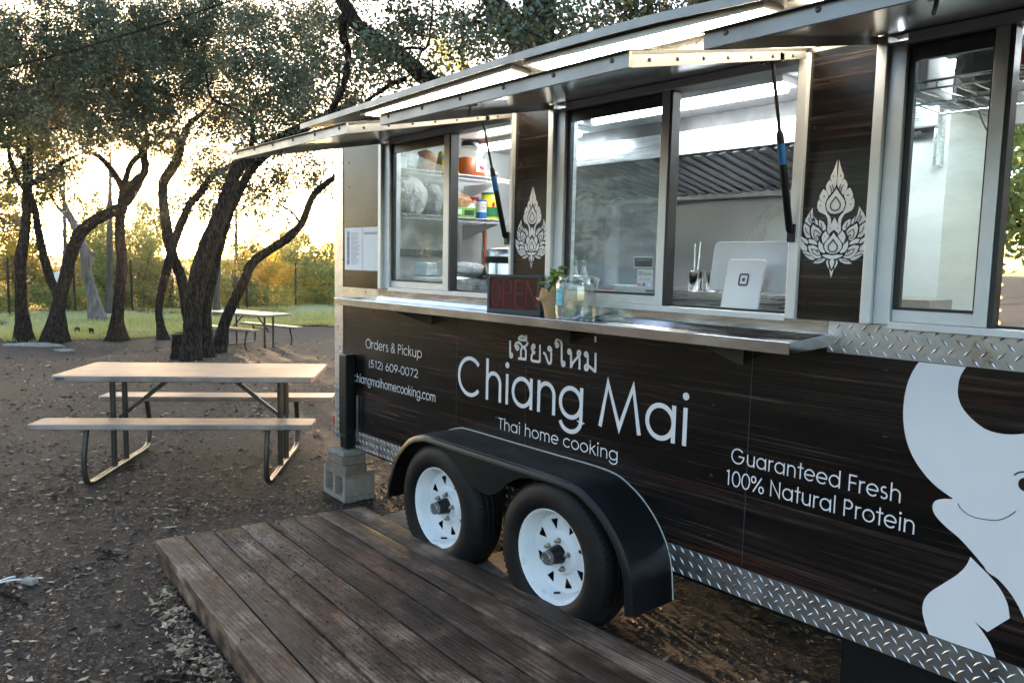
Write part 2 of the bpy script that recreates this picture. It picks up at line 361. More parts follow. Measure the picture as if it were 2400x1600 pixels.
    leaf_mat('herb_leaves', (0.025, 0.065, 0.012), (0.065, 0.14, 0.022), (0.12, 0.22, 0.04), 0.25, (0.25, 0.45, 0.05), 0.4)
    pm('corrugated', (0.55, 0.45, 0.34), (0.40, 0.30, 0.21), 5, 0.4, 0.6)
    pm('fence_post_wood', (0.40, 0.24, 0.10), (0.30, 0.17, 0.07), 8, 0.8, 0, 0.4, 0.01, (3, 3, 0.5))
    emis('tube_cool', (0.90, 0.97, 1.0), 7.5)
    emis('led_warm', (1.0, 0.84, 0.56), 6.5)
    glassy('window_glass', (0.93, 0.97, 0.96), 0.015, 0.09)
    glassy('misted_glass', (0.90, 0.95, 0.96), 0.012, 0.22, (0.62, 0.70, 0.76))
    glassy('jar_glass', (0.93, 0.95, 0.94), 0.10, 0.04)
    glassy('spice_glass', (0.95, 0.95, 0.94), 0.02, 0.02)
    glassy('clear_film', (0.95, 0.9, 0.9), 0.05, 0.02)
make_materials()
M = MATS

# ------------------------------------------------------------------ building blocks
class MB:
    def __init__(s): s.v = []; s.f = []; s.mi = []
    def add(s, vs_, fs, mi=0):
        b = len(s.v); s.v += [tuple(map(float, p)) for p in vs_]
        s.f += [tuple(i + b for i in f) for f in fs]; s.mi += [mi] * len(fs); return s
    def box(s, x0, x1, y0, y1, z0, z1, mi=0):
        return s.add([(x0, y0, z0), (x1, y0, z0), (x1, y1, z0), (x0, y1, z0), (x0, y0, z1), (x1, y0, z1), (x1, y1, z1), (x0, y1, z1)],
                     [(0, 3, 2, 1), (4, 5, 6, 7), (0, 1, 5, 4), (1, 2, 6, 5), (2, 3, 7, 6), (3, 0, 4, 7)], mi)
    def hexa(s, p, mi=0):   # 8 points, bottom four then top four
        return s.add(p, [(0, 3, 2, 1), (4, 5, 6, 7), (0, 1, 5, 4), (1, 2, 6, 5), (2, 3, 7, 6), (3, 0, 4, 7)], mi)
    def bar(s, a, b, w, h, up=(0, 0, 1), mi=0):
        a, b = Vector(a), Vector(b); d = (b - a).normalized(); u = Vector(up)
        x = d.cross(u); x = x.normalized() if x.length > 1e-5 else d.cross(Vector((1, 0, 0))).normalized()
        u = x.cross(d).normalized(); x = x * (w / 2); u = u * (h / 2)
        return s.hexa([a - x - u, a + x - u, b + x - u, b - x - u, a - x + u, a + x + u, b + x + u, b - x + u], mi)
    def tube(s, pts, rad, n=10, caps=True, wob=0.0, rng=None, mi=0):
        P = [Vector(p) for p in pts]; R = rad if hasattr(rad, '__len__') else [rad] * len(P)
        base = len(s.v); t0 = (P[1] - P[0]).normalized()
        nrm = t0.orthogonal().normalized(); prev = t0
        for i, p in enumerate(P):
            t = (P[min(i + 1, len(P) - 1)] - P[max(i - 1, 0)]).normalized()
            q = prev.rotation_difference(t); nrm = (q @ nrm).normalized(); prev = t
            bi = t.cross(nrm).normalized()
            for k in range(n):
                a = 2 * math.pi * k / n; r = R[i]
                if wob and rng: r *= 1 + rng.uniform(-wob, wob)
                s.v.append(tuple(p + (nrm * math.cos(a) + bi * math.sin(a)) * r))
        for i in range(len(P) - 1):
            for k in range(n):
                a, b = base + i * n + k, base + i * n + (k + 1) % n
                s.f.append((a, b, b + n, a + n)); s.mi.append(mi)
        if caps:
            s.f.append(tuple(base + k for k in range(n))[::-1]); s.mi.append(mi)
            s.f.append(tuple(base + (len(P) - 1) * n + k for k in range(n))); s.mi.append(mi)
        return s
    def lathe(s, prof, n=24, c=(0, 0, 0), axis='Z', mi=0, close=False, sx=1, sy=1):
        base = len(s.v); m = len(prof)
        for r, h in prof:
            for k in range(n):
                a = 2 * math.pi * k / n; x, y = r * math.cos(a) * sx, r * math.sin(a) * sy
                p = (x, y, h) if axis == 'Z' else ((x, h, y) if axis == 'Y' else (h, x, y))
                s.v.append((p[0] + c[0], p[1] + c[1], p[2] + c[2]))
        for i in range(m if close else m - 1):
            for k in range(n):
                a, b = base + i * n + k, base + i * n + (k + 1) % n
                a2, b2 = base + ((i + 1) % m) * n + k, base + ((i + 1) % m) * n + (k + 1) % n
                s.f.append((a, b, b2, a2)); s.mi.append(mi)
        if not close:
            if prof[0][0] > 1e-4: s.f.append(tuple(base + k for k in range(n))[::-1]); s.mi.append(mi)
            if prof[-1][0] > 1e-4: s.f.append(tuple(base + (m - 1) * n + k for k in range(n))); s.mi.append(mi)
        return s
    def prism(s, poly, y0, y1, axis='Y', mi=0):     # poly of (a, b) extruded along axis
        n = len(poly)
        def P(a, b, h): return (a, h, b) if axis == 'Y' else ((h, a, b) if axis == 'X' else (a, b, h))
        vs_ = [P(a, b, y0) for a, b in poly] + [P(a, b, y1) for a, b in poly]
        return s.add(vs_, [tuple(range(n)), tuple(range(2 * n - 1, n - 1, -1))] + [(i, i + n, (i + 1) % n + n, (i + 1) % n) for i in range(n)], mi)
    def sheet(s, polys, y, th=0.0008):              # flat cut-out film on the plane Y
        for p in polys: s.prism(p, y, y - th)
        return s
    def build(s, name, mat, parent=None, smooth=False, bevel=0, local=False, seg=2):
        me = bpy.data.meshes.new(name); me.from_pydata(s.v, [], s.f); 
        for mm in (mat if isinstance(mat, (list, tuple)) else [mat]): me.materials.append(M[mm] if isinstance(mm, str) else mm)
        if any(s.mi): me.polygons.foreach_set('material_index', s.mi)
        bm = bmesh.new(); bm.from_mesh(me); bmesh.ops.recalc_face_normals(bm, faces=bm.faces); bm.to_mesh(me); bm.free()
        if smooth:
            me.polygons.foreach_set('use_smooth', [True] * len(me.polygons))
            try: me.set_sharp_from_angle(angle=RAD(38))
            except Exception: pass
        me.update()
        o = bpy.data.objects.new(name, me); C.objects.link(o)
        if bevel:
            md = o.modifiers.new('edge', 'BEVEL'); md.width = bevel; md.segments = seg; md.limit_method = 'ANGLE'; md.angle_limit = RAD(40)
        adopt(o, parent, local)
        return o
def adopt(o, parent, local=False):
    if parent is not None:
        o.parent = parent
        if not local and parent.type == 'EMPTY':
            o.matrix_parent_inverse = (Matrix.Translation(parent.location) @ parent.rotation_euler.to_matrix().to_4x4()).inverted()
def tag(o, label=None, cat=None, group=None, kind=None):
    if label: o['label'] = label
    if cat: o['category'] = cat
    if group: o['group'] = group
    if kind: o['kind'] = kind
    return o
def thing(name, label, cat, loc=(0, 0, 0), rz=0.0, group=None):
    o = bpy.data.objects.new(name, None); C.objects.link(o)
    o.empty_display_size = 0.1; o.location = loc; o.rotation_euler = (0, 0, rz)
    return tag(o, label, cat, group)
def copy_tree(o, parent=None):
    c = o.copy(); C.objects.link(c)
    if parent is not None: c.parent = parent
    for ch in list(o.children): copy_tree(ch, c)
    return c
def spline(pts, k=6):
    P = [np.array(p, float) for p in pts]; out = []
    P = [2 * P[0] - P[1]] + P + [2 * P[-1] - P[-2]]
    for i in range(1, len(P) - 2):
        a, b, c, d = P[i - 1:i + 3]
        for j in range(k):
            t = j / k
            out.append(0.5 * (2 * b + (c - a) * t + (2 * a - 5 * b + 4 * c - d) * t * t + (3 * b - a - 3 * c + d) * t ** 3))
    out.append(P[-2]); return out
def rrect(x0, x1, z0, z1, r, n=4):
    out = []
    for cx, cz, a0 in ((x1 - r, z1 - r, 0), (x0 + r, z1 - r, 90), (x0 + r, z0 + r, 180), (x1 - r, z0 + r, 270)):
        for k in range(n + 1):
            a = RAD(a0 + 90 * k / n); out.append((cx + r * math.cos(a), cz + r * math.sin(a)))
    return out
def quads(name, V, mat, parent=None, tone=None, local=False):
    """V: (n,4,3) array, one quad each; tone: per-quad value 0..1"""
    n = len(V); me = bpy.data.meshes.new(name)
    me.vertices.add(4 * n); me.vertices.foreach_set('co', np.ascontiguousarray(V, dtype=np.float32).ravel())
    me.loops.add(4 * n); me.loops.foreach_set('vertex_index', np.arange(4 * n, dtype=np.int32))
    me.polygons.add(n); me.polygons.foreach_set('loop_start', np.arange(0, 4 * n, 4, dtype=np.int32))
    if tone is not None:
        a = me.attributes.new('tone', 'FLOAT', 'POINT'); a.data.foreach_set('value', np.repeat(np.asarray(tone, dtype=np.float32), 4))
    me.update(calc_edges=True); me.validate()
    me.materials.append(M[mat]); o = bpy.data.objects.new(name, me); C.objects.link(o); adopt(o, parent, local)
    return o
def leaf_quads(rg, c, L, Wd, flat=0.0):
    n = len(c)
    a = rg.normal(size=(n, 3)); a[:, 2] *= (1 - flat); a /= np.linalg.norm(a, axis=1)[:, None]
    b = rg.normal(size=(n, 3)); b[:, 2] *= (1 - flat * 0.8); b -= a * (a * b).sum(1)[:, None]; b /= np.linalg.norm(b, axis=1)[:, None]
    nn = np.cross(a, b); L = (L * rg.uniform(0.65, 1.25, n))[:, None]; Wd = (Wd * rg.uniform(0.7, 1.2, n))[:, None]
    fold = nn * Wd * 0.18
    return np.stack([c - a * L / 2, c + b * Wd / 2 + fold + a * L * 0.06, c + a * L / 2, c - b * Wd / 2 + fold + a * L * 0.06], 1)

# ================================================================== ground
rng = random.Random(11)
rg = np.random.default_rng(5)
def hgt(x, y):
    """soft unevenness of the trodden soil, flat under the things that stand on it"""
    far = np.clip((np.abs(x + 3.0) - 6.5) / 6.0, 0, 1)
    fall = -0.36 * np.clip((-9.0 - x) / 8.0, 0, 1) ** 1.3          # the yard drops gently towards the lawn
    return fall + far * (0.04 * np.sin(x * 0.9 + 1) * np.cos(y * 0.8) + 0.025 * np.sin(x * 2.1 + y * 1.7))
def gz(x, y): return float(hgt(np.array(float(x)), np.array(float(y))))
def on_ground(px, py):
    z = 0.0
    for _ in range(8):
        p = atz(px, py, z); z = gz(p[0], p[1])
    return p
def ground_sheet():
    xs = np.unique(np.concatenate([np.linspace(-1500, -60, 10), np.linspace(-60, -18, 22), np.linspace(-18, 6, 97), np.linspace(8, 60, 12), np.linspace(100, 1500, 8)]))
    ys = np.unique(np.concatenate([np.linspace(-1500, -40, 10), np.linspace(-40, -8, 12), np.linspace(-8, 12, 81), np.linspace(14, 60, 14), np.linspace(100, 1500, 8)]))
    X, Y = np.meshgrid(xs, ys, indexing='ij'); Zh = hgt(X, Y)
    Zh = np.where(np.abs(X) > 60, -0.36 * (X < 0), Zh)
    nx, ny = X.shape; vs_ = np.stack([X, Y, Zh], -1).reshape(-1, 3)
    fs = [(i * ny + j, (i + 1) * ny + j, (i + 1) * ny + j + 1, i * ny + j + 1) for i in range(nx - 1) for j in range(ny - 1)]
    m = MB(); m.v = [tuple(p) for p in vs_]; m.f = fs; m.mi = [0] * len(fs)
    o = m.build('ground', 'mulch_soil', smooth=True); tag(o, kind='structure')
ground_sheet()

# lawn beyond the oaks: a sheet with an uneven near edge, then blades
def lawn_edge(y): return -20.6 - 0.35 * (y - 2) * 0.3 + 0.5 * math.sin(y * 0.9) + 0.3 * math.sin(y * 2.3 + 1)
def lawn():
    m = MB(); ys = np.linspace(-14, 40, 109)
    cols = [0.0, -0.6, -2, -4, -8, -14, -26, -60]
    for y in ys:
        for k, c in enumerate(cols):
            x = lawn_edge(y) + c; m.v.append((x, y, float(hgt(np.array(x), np.array(y))) + (0.012 if k else 0.004)))
    nc = len(cols)
    for i in range(len(ys) - 1):
        for k in range(nc - 1): m.f.append((i * nc + k, i * nc + k + 1, (i + 1) * nc + k + 1, (i + 1) * nc + k)); m.mi.append(0)
    tag(m.build('lawn', 'lawn_soil', smooth=True), kind='structure')
    n = 60000
    y = rg.uniform(-4, 17, n); dx = rg.exponential(5.0, n) - 0.5
    x = np.array([lawn_edge(v) for v in y]) - dx
    k = (x > -34); x, y = x[k], y[k]; n = len(x)
    z = hgt(x, y)
    h = rg.uniform(0.05, 0.13, n); a = rg.uniform(0, 2 * np.pi, n); w = rg.uniform(0.008, 0.018, n)
    lean = rg.normal(size=(n, 2)) * 0.035
    b0 = np.stack([x - np.cos(a) * w, y - np.sin(a) * w, z], 1); b1 = np.stack([x + np.cos(a) * w, y + np.sin(a) * w, z], 1)
    t0 = np.stack([x + lean[:, 0] + np.cos(a) * w * 0.3, y + lean[:, 1], z + h], 1); t1 = np.stack([x + lean[:, 0] - np.cos(a) * w * 0.3, y + lean[:, 1], z + h], 1)
    tone = np.clip(rg.normal(0.5, 0.22, n) + 0.15 * np.sin(x * 1.3) * np.cos(y * 0.9), 0, 1)
    o = quads('lawn_grass', np.stack([b0, b1, t0, t1], 1), 'grass_blades', tone=tone)
    tag(o, 'short yellow-green lawn grass beyond the oak trunks', 'grass', kind='stuff')
lawn()

# bark chips and fallen leaves, thickest near the camera and along the deck
def litter():
    pts = []
    n = 60000
    px = rg.uniform(-80, 2400, n); py = 760 + 900 * rg.beta(0.9, 1.25, n)
    d = RT[None] * ((px - 1200) / F_PX)[:, None] - UP[None] * ((py - 800) / F_PX)[:, None] + FW[None]
    t = -CAM[2] / d[:, 2]; P = CAM[None] + d * t[:, None]
    k = (t > 0) & (P[:, 0] > -19) & (P[:, 1] < 9)
    P = P[k]
    # patches: keep by a slow pattern
    f = 0.55 + 0.45 * np.sin(P[:, 0] * 1.7 + 2) * np.sin(P[:, 1] * 1.9 + 0.7) + 0.35 * np.sin(P[:, 0] * 4.1) * np.cos(P[:, 1] * 3.7)
    P = P[rg.uniform(0, 1, len(P)) < np.clip(f, 0.18, 1)]
    def emit(P, name, s0, label, cat, tone_mu, lift):
        n = len(P); dist = np.linalg.norm(P - CAM[None], axis=1)
        s = s0 * rg.lognormal(0, 0.38, n) * (0.8 + 0.05 * np.clip(dist - 3, 0, 14))
        c = P.copy(); c[:, 2] = hgt(P[:, 0], P[:, 1]) + lift + rg.uniform(0.001, 0.007, n)
        V = leaf_quads(rg, c, s * 1.0, s * rg.uniform(0.28, 0.6, n), 0.86)
        V[:, :, 2] = np.maximum(V[:, :, 2], (c[:, 2] - lift - 0.001)[:, None])
        o = quads(name, V, 'litter', tone=np.clip(rg.normal(tone_mu, 0.33, n), 0, 1))
        return tag(o, label, cat, kind='stuff')
    emit(P, 'bark_litter', 0.034, 'bark chips and small dry leaves strewn over the dark soil', 'litter', 0.40, 0.0)
    n2 = 45000; px = rg.uniform(-80, 2400, n2); py = 800 + 860 * rg.beta(1.0, 1.1, n2)
    d = RT[None] * ((px - 1200) / F_PX)[:, None] - UP[None] * ((py - 800) / F_PX)[:, None] + FW[None]
    t = -CAM[2] / d[:, 2]; Q = CAM[None] + d * t[:, None]; Q = Q[(Q[:, 0] > -14) & (Q[:, 1] < 6)]
    emit(Q, 'wood_crumbs', 0.0125, 'fine wood crumbs and grit worked into the soil', 'litter', 0.20, 0.0)
    # drift of leaves against the deck's long side
    n = 2600; u = rg.uniform(0.12, 1, n); x = -4.05 + u * 2.6; yy = -1.33 - 0.09 * (x + 4.08) * 0.85 - np.abs(rg.normal(0, 0.10 * u + 0.02, n)) - 0.01
    emit(np.stack([x, yy, 0 * x], 1), 'leaf_drift', 0.042, 'drift of curled brown leaves against the deck side', 'leaves', 0.6, 0.012)
litter()

# ================================================================== trees
def wood(parent, name, pts, mat='oak_bark', n=12, k=6, wob=0.07, flare=0.0):
    """pts: list of (x, y, z, radius)"""
    S_ = spline(pts, k); P = [p[:3] for p in S_]; R = [max(0.004, p[3]) for p in S_]
    if flare:
        for i in range(min(len(R), k)): R[i] *= 1 + flare * (1 - i / k) ** 2
    m = MB(); m.tube(P, R, n, True, wob, rng); return m.build(name, mat, parent, smooth=True)
def pxs(lst, depth, dz=None, sc=2.904, ox=0.0, oy=350.0):
    """zoomed-photo polyline (x, y, width) at one distance -> points with radius"""
    out = []
    for i, q in enumerate(lst):
        d = depth + (dz[i] if dz else 0)
        p = at(ox + q[0] / sc, oy + q[1] / sc, d); out.append((p[0], p[1], p[2], q[2] / sc / 2 / F_PX * d))
    return out
def root_down(pts, z=-0.1):
    """start the trunk in the soil right below its first point"""
    p = pts[0]; z = gz(p[0], p[1]) - .12; return [(p[0], p[1], z, p[3] * 1.12)] + pts[1:] if p[2] < z + 0.35 else [(p[0], p[1], z, p[3] * 1.15)] + pts

def crown(parent, blobs, mat, L, Wd, dens, name='crown', sub_r=0.27, twig_mat='oak_bark', tone_mu=0.5, per=70):
    """blobs: (x, y, z, rx, ry, rz); clumps of leaves on short sprays through each volume, with gaps between"""
    cs, tn, tw = [], [], MB()
    for (x, y, z, rx, ry, rz) in blobs:
        vol = (rx * ry * rz) ** (1 / 3.0)
        ns = max(10, int(dens * rx * ry * rz / (sub_r ** 3) * 2.6))
        u = rg.normal(size=(ns, 3)); u /= np.linalg.norm(u, axis=1)[:, None]
        rr = rg.uniform(0.15, 1.0, ns) ** 0.5
        cc = np.array([x, y, z]) + u * rr[:, None] * np.array([rx, ry, rz])
        for c in cc:
            if rng.random() < 0.22:
                a = np.array([x, y, z]) + (c - np.array([x, y, z])) * 0.15
                mid = (a + c) / 2 + np.array([rng.uniform(-.1, .1), rng.uniform(-.1, .1), rng.uniform(-.05, .12)])
                tw.tube([a, mid, c], [0.012, 0.008, 0.003], 3, False)
            k = int(per * rng.uniform(0.5, 1.4))
            dirv = rg.normal(size=3); dirv /= np.linalg.norm(dirv)
            s = rg.normal(size=(k, 3)) * sub_r * 0.34 + dirv * (rg.uniform(-1, 1, k) * sub_r * 0.8)[:, None]
            cs.append(c + s); tn.append(np.clip(rg.normal(tone_mu + rng.uniform(-0.27, 0.27), 0.14, k), 0, 1))
    P = np.concatenate(cs); T = np.concatenate(tn)
    o = quads(name, leaf_quads(rg, P, L, Wd, 0.15), mat, parent, T)
    if tw.v: tag(tw.build('twigs', twig_mat, parent), kind='stuff')
    return len(P)
def blob(px, py, rx, ry, depth, thick=None):
    p = at(px, py, depth); k = depth / F_PX
    # radii given across the picture; the same spread is used in both ground directions
    return (p[0], p[1], p[2], thick or max(rx * k, 0.5), thick or max(rx * k, 0.5), ry * k)
LEAVES = 0
def tree(name, label, base, stems, limbs, blobs, mat='oak_bark', lmat='oak_leaves', L=0.074, Wd=0.035, dens=1.5, group=None, low=None, **kw):
    global LEAVES
    t = thing(name, label, 'tree', (base[0], base[1], gz(base[0], base[1])), group=group)
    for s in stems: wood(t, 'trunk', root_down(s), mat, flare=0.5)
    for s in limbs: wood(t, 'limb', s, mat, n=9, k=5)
    if blobs: LEAVES += crown(t, blobs, lmat, L, Wd, dens, twig_mat=mat, **kw)
    if low: LEAVES += crown(t, low, 'olive_leaves', L, Wd, dens * .8, twig_mat=mat, **kw)  # olive leaf colour stands in for warm backlight on the lower clumps
    return t
def base_of(px, py): p = on_ground(px, py); return p, dep(p)

G = 'live oaks at the edge of the lawn'
b, d1 = base_of(60, 800)
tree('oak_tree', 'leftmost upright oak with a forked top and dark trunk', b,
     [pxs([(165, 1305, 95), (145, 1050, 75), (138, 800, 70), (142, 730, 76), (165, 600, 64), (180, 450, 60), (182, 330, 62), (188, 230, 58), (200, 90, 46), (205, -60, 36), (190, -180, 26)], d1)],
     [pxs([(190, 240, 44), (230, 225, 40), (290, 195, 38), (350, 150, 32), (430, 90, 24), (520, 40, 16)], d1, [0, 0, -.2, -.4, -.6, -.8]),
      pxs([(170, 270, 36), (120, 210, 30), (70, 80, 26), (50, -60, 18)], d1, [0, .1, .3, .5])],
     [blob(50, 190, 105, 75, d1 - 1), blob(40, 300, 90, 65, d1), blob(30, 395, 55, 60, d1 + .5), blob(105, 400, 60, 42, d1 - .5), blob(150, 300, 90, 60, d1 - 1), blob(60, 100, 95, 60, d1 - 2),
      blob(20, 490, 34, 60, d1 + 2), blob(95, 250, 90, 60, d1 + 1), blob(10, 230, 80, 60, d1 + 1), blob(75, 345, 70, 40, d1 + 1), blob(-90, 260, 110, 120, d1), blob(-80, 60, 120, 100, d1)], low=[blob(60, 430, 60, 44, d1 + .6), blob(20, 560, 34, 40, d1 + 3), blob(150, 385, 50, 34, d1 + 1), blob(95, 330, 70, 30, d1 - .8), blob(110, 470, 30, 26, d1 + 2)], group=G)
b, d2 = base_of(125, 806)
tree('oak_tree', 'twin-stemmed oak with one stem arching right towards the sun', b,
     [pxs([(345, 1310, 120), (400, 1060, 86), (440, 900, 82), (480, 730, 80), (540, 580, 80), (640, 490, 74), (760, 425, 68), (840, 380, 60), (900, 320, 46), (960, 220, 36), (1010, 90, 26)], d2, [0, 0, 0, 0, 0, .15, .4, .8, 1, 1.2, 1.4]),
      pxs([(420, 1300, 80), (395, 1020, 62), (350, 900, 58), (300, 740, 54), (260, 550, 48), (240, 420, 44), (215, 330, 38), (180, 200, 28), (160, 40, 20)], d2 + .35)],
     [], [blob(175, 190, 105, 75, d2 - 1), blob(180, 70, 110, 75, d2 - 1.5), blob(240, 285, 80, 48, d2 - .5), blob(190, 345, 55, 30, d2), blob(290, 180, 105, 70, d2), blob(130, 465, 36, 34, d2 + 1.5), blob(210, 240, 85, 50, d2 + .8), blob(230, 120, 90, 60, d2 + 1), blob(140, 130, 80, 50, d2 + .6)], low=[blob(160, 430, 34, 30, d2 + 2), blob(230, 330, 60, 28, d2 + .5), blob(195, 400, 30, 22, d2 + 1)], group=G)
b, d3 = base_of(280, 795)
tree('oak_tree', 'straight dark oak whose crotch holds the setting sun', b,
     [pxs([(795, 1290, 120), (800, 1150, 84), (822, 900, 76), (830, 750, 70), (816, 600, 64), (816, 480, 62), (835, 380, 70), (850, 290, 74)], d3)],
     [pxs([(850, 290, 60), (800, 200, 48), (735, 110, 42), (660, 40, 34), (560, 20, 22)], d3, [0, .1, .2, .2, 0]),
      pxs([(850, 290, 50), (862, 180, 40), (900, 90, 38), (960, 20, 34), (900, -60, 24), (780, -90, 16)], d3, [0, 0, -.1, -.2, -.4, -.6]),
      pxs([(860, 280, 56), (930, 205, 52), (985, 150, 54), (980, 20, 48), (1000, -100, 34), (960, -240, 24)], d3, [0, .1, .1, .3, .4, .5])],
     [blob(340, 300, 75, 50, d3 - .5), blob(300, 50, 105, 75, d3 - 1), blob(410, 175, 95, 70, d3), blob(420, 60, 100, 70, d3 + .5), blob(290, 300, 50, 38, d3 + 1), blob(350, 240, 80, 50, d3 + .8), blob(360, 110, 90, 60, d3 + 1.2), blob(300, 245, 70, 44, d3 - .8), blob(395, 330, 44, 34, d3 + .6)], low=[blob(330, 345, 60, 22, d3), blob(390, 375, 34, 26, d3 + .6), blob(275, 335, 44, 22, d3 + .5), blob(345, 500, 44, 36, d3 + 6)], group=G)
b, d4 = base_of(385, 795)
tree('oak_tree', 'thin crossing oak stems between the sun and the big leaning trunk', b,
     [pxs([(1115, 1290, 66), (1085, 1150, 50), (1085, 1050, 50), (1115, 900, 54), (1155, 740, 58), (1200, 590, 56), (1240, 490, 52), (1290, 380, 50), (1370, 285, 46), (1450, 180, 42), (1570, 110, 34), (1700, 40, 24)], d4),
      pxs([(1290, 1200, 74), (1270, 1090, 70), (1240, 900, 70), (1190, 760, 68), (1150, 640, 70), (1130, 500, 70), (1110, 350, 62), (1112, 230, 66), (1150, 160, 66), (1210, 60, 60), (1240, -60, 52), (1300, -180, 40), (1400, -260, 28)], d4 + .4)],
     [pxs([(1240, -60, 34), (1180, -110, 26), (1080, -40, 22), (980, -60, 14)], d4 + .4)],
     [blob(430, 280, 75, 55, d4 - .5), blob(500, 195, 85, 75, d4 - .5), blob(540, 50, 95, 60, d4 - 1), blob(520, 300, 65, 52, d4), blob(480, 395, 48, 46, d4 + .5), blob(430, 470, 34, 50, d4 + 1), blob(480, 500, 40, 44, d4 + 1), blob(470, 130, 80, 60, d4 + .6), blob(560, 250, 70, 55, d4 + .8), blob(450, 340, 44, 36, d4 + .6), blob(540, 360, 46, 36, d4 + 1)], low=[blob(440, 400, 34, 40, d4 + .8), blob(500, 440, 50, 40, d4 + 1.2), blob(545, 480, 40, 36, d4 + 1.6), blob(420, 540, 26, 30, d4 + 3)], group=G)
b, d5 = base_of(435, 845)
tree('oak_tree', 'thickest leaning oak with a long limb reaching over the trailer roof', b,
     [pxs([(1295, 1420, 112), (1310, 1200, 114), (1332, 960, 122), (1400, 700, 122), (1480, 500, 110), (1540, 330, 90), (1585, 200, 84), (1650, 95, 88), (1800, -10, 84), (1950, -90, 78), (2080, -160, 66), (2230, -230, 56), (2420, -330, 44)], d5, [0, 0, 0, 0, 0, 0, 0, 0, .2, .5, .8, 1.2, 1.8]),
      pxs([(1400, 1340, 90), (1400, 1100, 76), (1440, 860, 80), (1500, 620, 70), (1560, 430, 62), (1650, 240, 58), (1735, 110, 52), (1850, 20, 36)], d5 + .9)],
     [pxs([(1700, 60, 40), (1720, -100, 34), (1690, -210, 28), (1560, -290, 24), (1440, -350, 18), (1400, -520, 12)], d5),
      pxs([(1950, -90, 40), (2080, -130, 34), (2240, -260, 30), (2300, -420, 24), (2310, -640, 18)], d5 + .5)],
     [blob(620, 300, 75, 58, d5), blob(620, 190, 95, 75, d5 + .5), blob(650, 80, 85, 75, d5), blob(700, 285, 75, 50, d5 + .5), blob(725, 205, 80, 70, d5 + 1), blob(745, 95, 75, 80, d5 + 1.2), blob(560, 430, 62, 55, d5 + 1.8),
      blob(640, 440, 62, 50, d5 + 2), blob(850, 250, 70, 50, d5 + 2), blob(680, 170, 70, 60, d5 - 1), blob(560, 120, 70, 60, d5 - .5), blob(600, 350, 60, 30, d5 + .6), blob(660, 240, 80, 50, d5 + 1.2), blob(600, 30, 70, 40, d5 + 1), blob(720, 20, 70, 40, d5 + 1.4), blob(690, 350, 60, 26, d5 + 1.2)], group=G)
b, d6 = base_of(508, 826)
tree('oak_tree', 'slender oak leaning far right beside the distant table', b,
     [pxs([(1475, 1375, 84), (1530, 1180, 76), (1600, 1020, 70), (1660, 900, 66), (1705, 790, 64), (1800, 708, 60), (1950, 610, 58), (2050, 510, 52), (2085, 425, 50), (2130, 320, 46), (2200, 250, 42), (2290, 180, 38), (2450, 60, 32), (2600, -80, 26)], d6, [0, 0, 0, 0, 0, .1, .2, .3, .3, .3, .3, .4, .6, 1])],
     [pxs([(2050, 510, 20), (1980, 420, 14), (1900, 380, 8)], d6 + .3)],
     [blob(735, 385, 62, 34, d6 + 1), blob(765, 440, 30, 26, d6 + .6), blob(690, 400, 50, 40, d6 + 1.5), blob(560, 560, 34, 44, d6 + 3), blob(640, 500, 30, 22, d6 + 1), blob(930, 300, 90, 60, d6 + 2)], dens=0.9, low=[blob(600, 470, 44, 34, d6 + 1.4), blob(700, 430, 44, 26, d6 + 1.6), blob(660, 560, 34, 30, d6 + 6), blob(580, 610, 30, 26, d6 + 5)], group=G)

# big oaks right behind the trailer
def back_tree(label, depth, stem, limbs, blobs, px, dens=1.0):
    p = at(px, 700, depth)
    s = [(p[0], p[1], -0.1, stem[0][3] * 1.2), (p[0], p[1], 0.9, stem[0][3] * 1.05)] + stem
    return tree('oak_tree', label, p, [s[1:]], limbs, blobs, L=0.070, Wd=0.034, dens=dens*1.5, group='large oaks behind the trailer')
A = dict(sc=2.94, ox=700.0, oy=0.0)
dB = 8.6
back_tree('big oak behind the trailer with a heavy limb slanting up left', dB,
          pxs([(1250, 760, 150), (1060, 640, 130), (900, 560, 120), (740, 420, 112), (560, 290, 105), (420, 190, 100), (330, 60, 92), (240, -120, 80), (150, -330, 60)], dB, None, **A),
          [pxs([(300, 120, 60), (310, 260, 56), (340, 340, 48), (330, 480, 46), (300, 620, 40), (230, 760, 34)], dB, [0, .2, .4, .5, .6, .8], **A),
           pxs([(740, 540, 40), (640, 580, 34), (520, 660, 26), (420, 740, 16)], dB, None, **A),
           pxs([(640, 350, 30), (780, 330, 24), (880, 330, 20), (910, 180, 14), (925, -20, 10)], dB, None, **A)],
          [blob(820, 70, 70, 70, dB + 1.5), blob(850, 170, 55, 60, dB + 1.5), blob(910, 40, 70, 50, dB + .5), blob(960, 90, 55, 45, dB + .5), blob(900, 130, 40, 40, dB - .4), blob(760, 150, 60, 80, dB + 2), blob(780, 240, 50, 40, dB + 2),
           blob(1010, 40, 40, 40, dB + .5), blob(960, 175, 40, 26, dB + .8), blob(900, -120, 160, 90, dB), blob(700, -120, 160, 90, dB + 1)], 1130, 0.7)
dC = 7.6
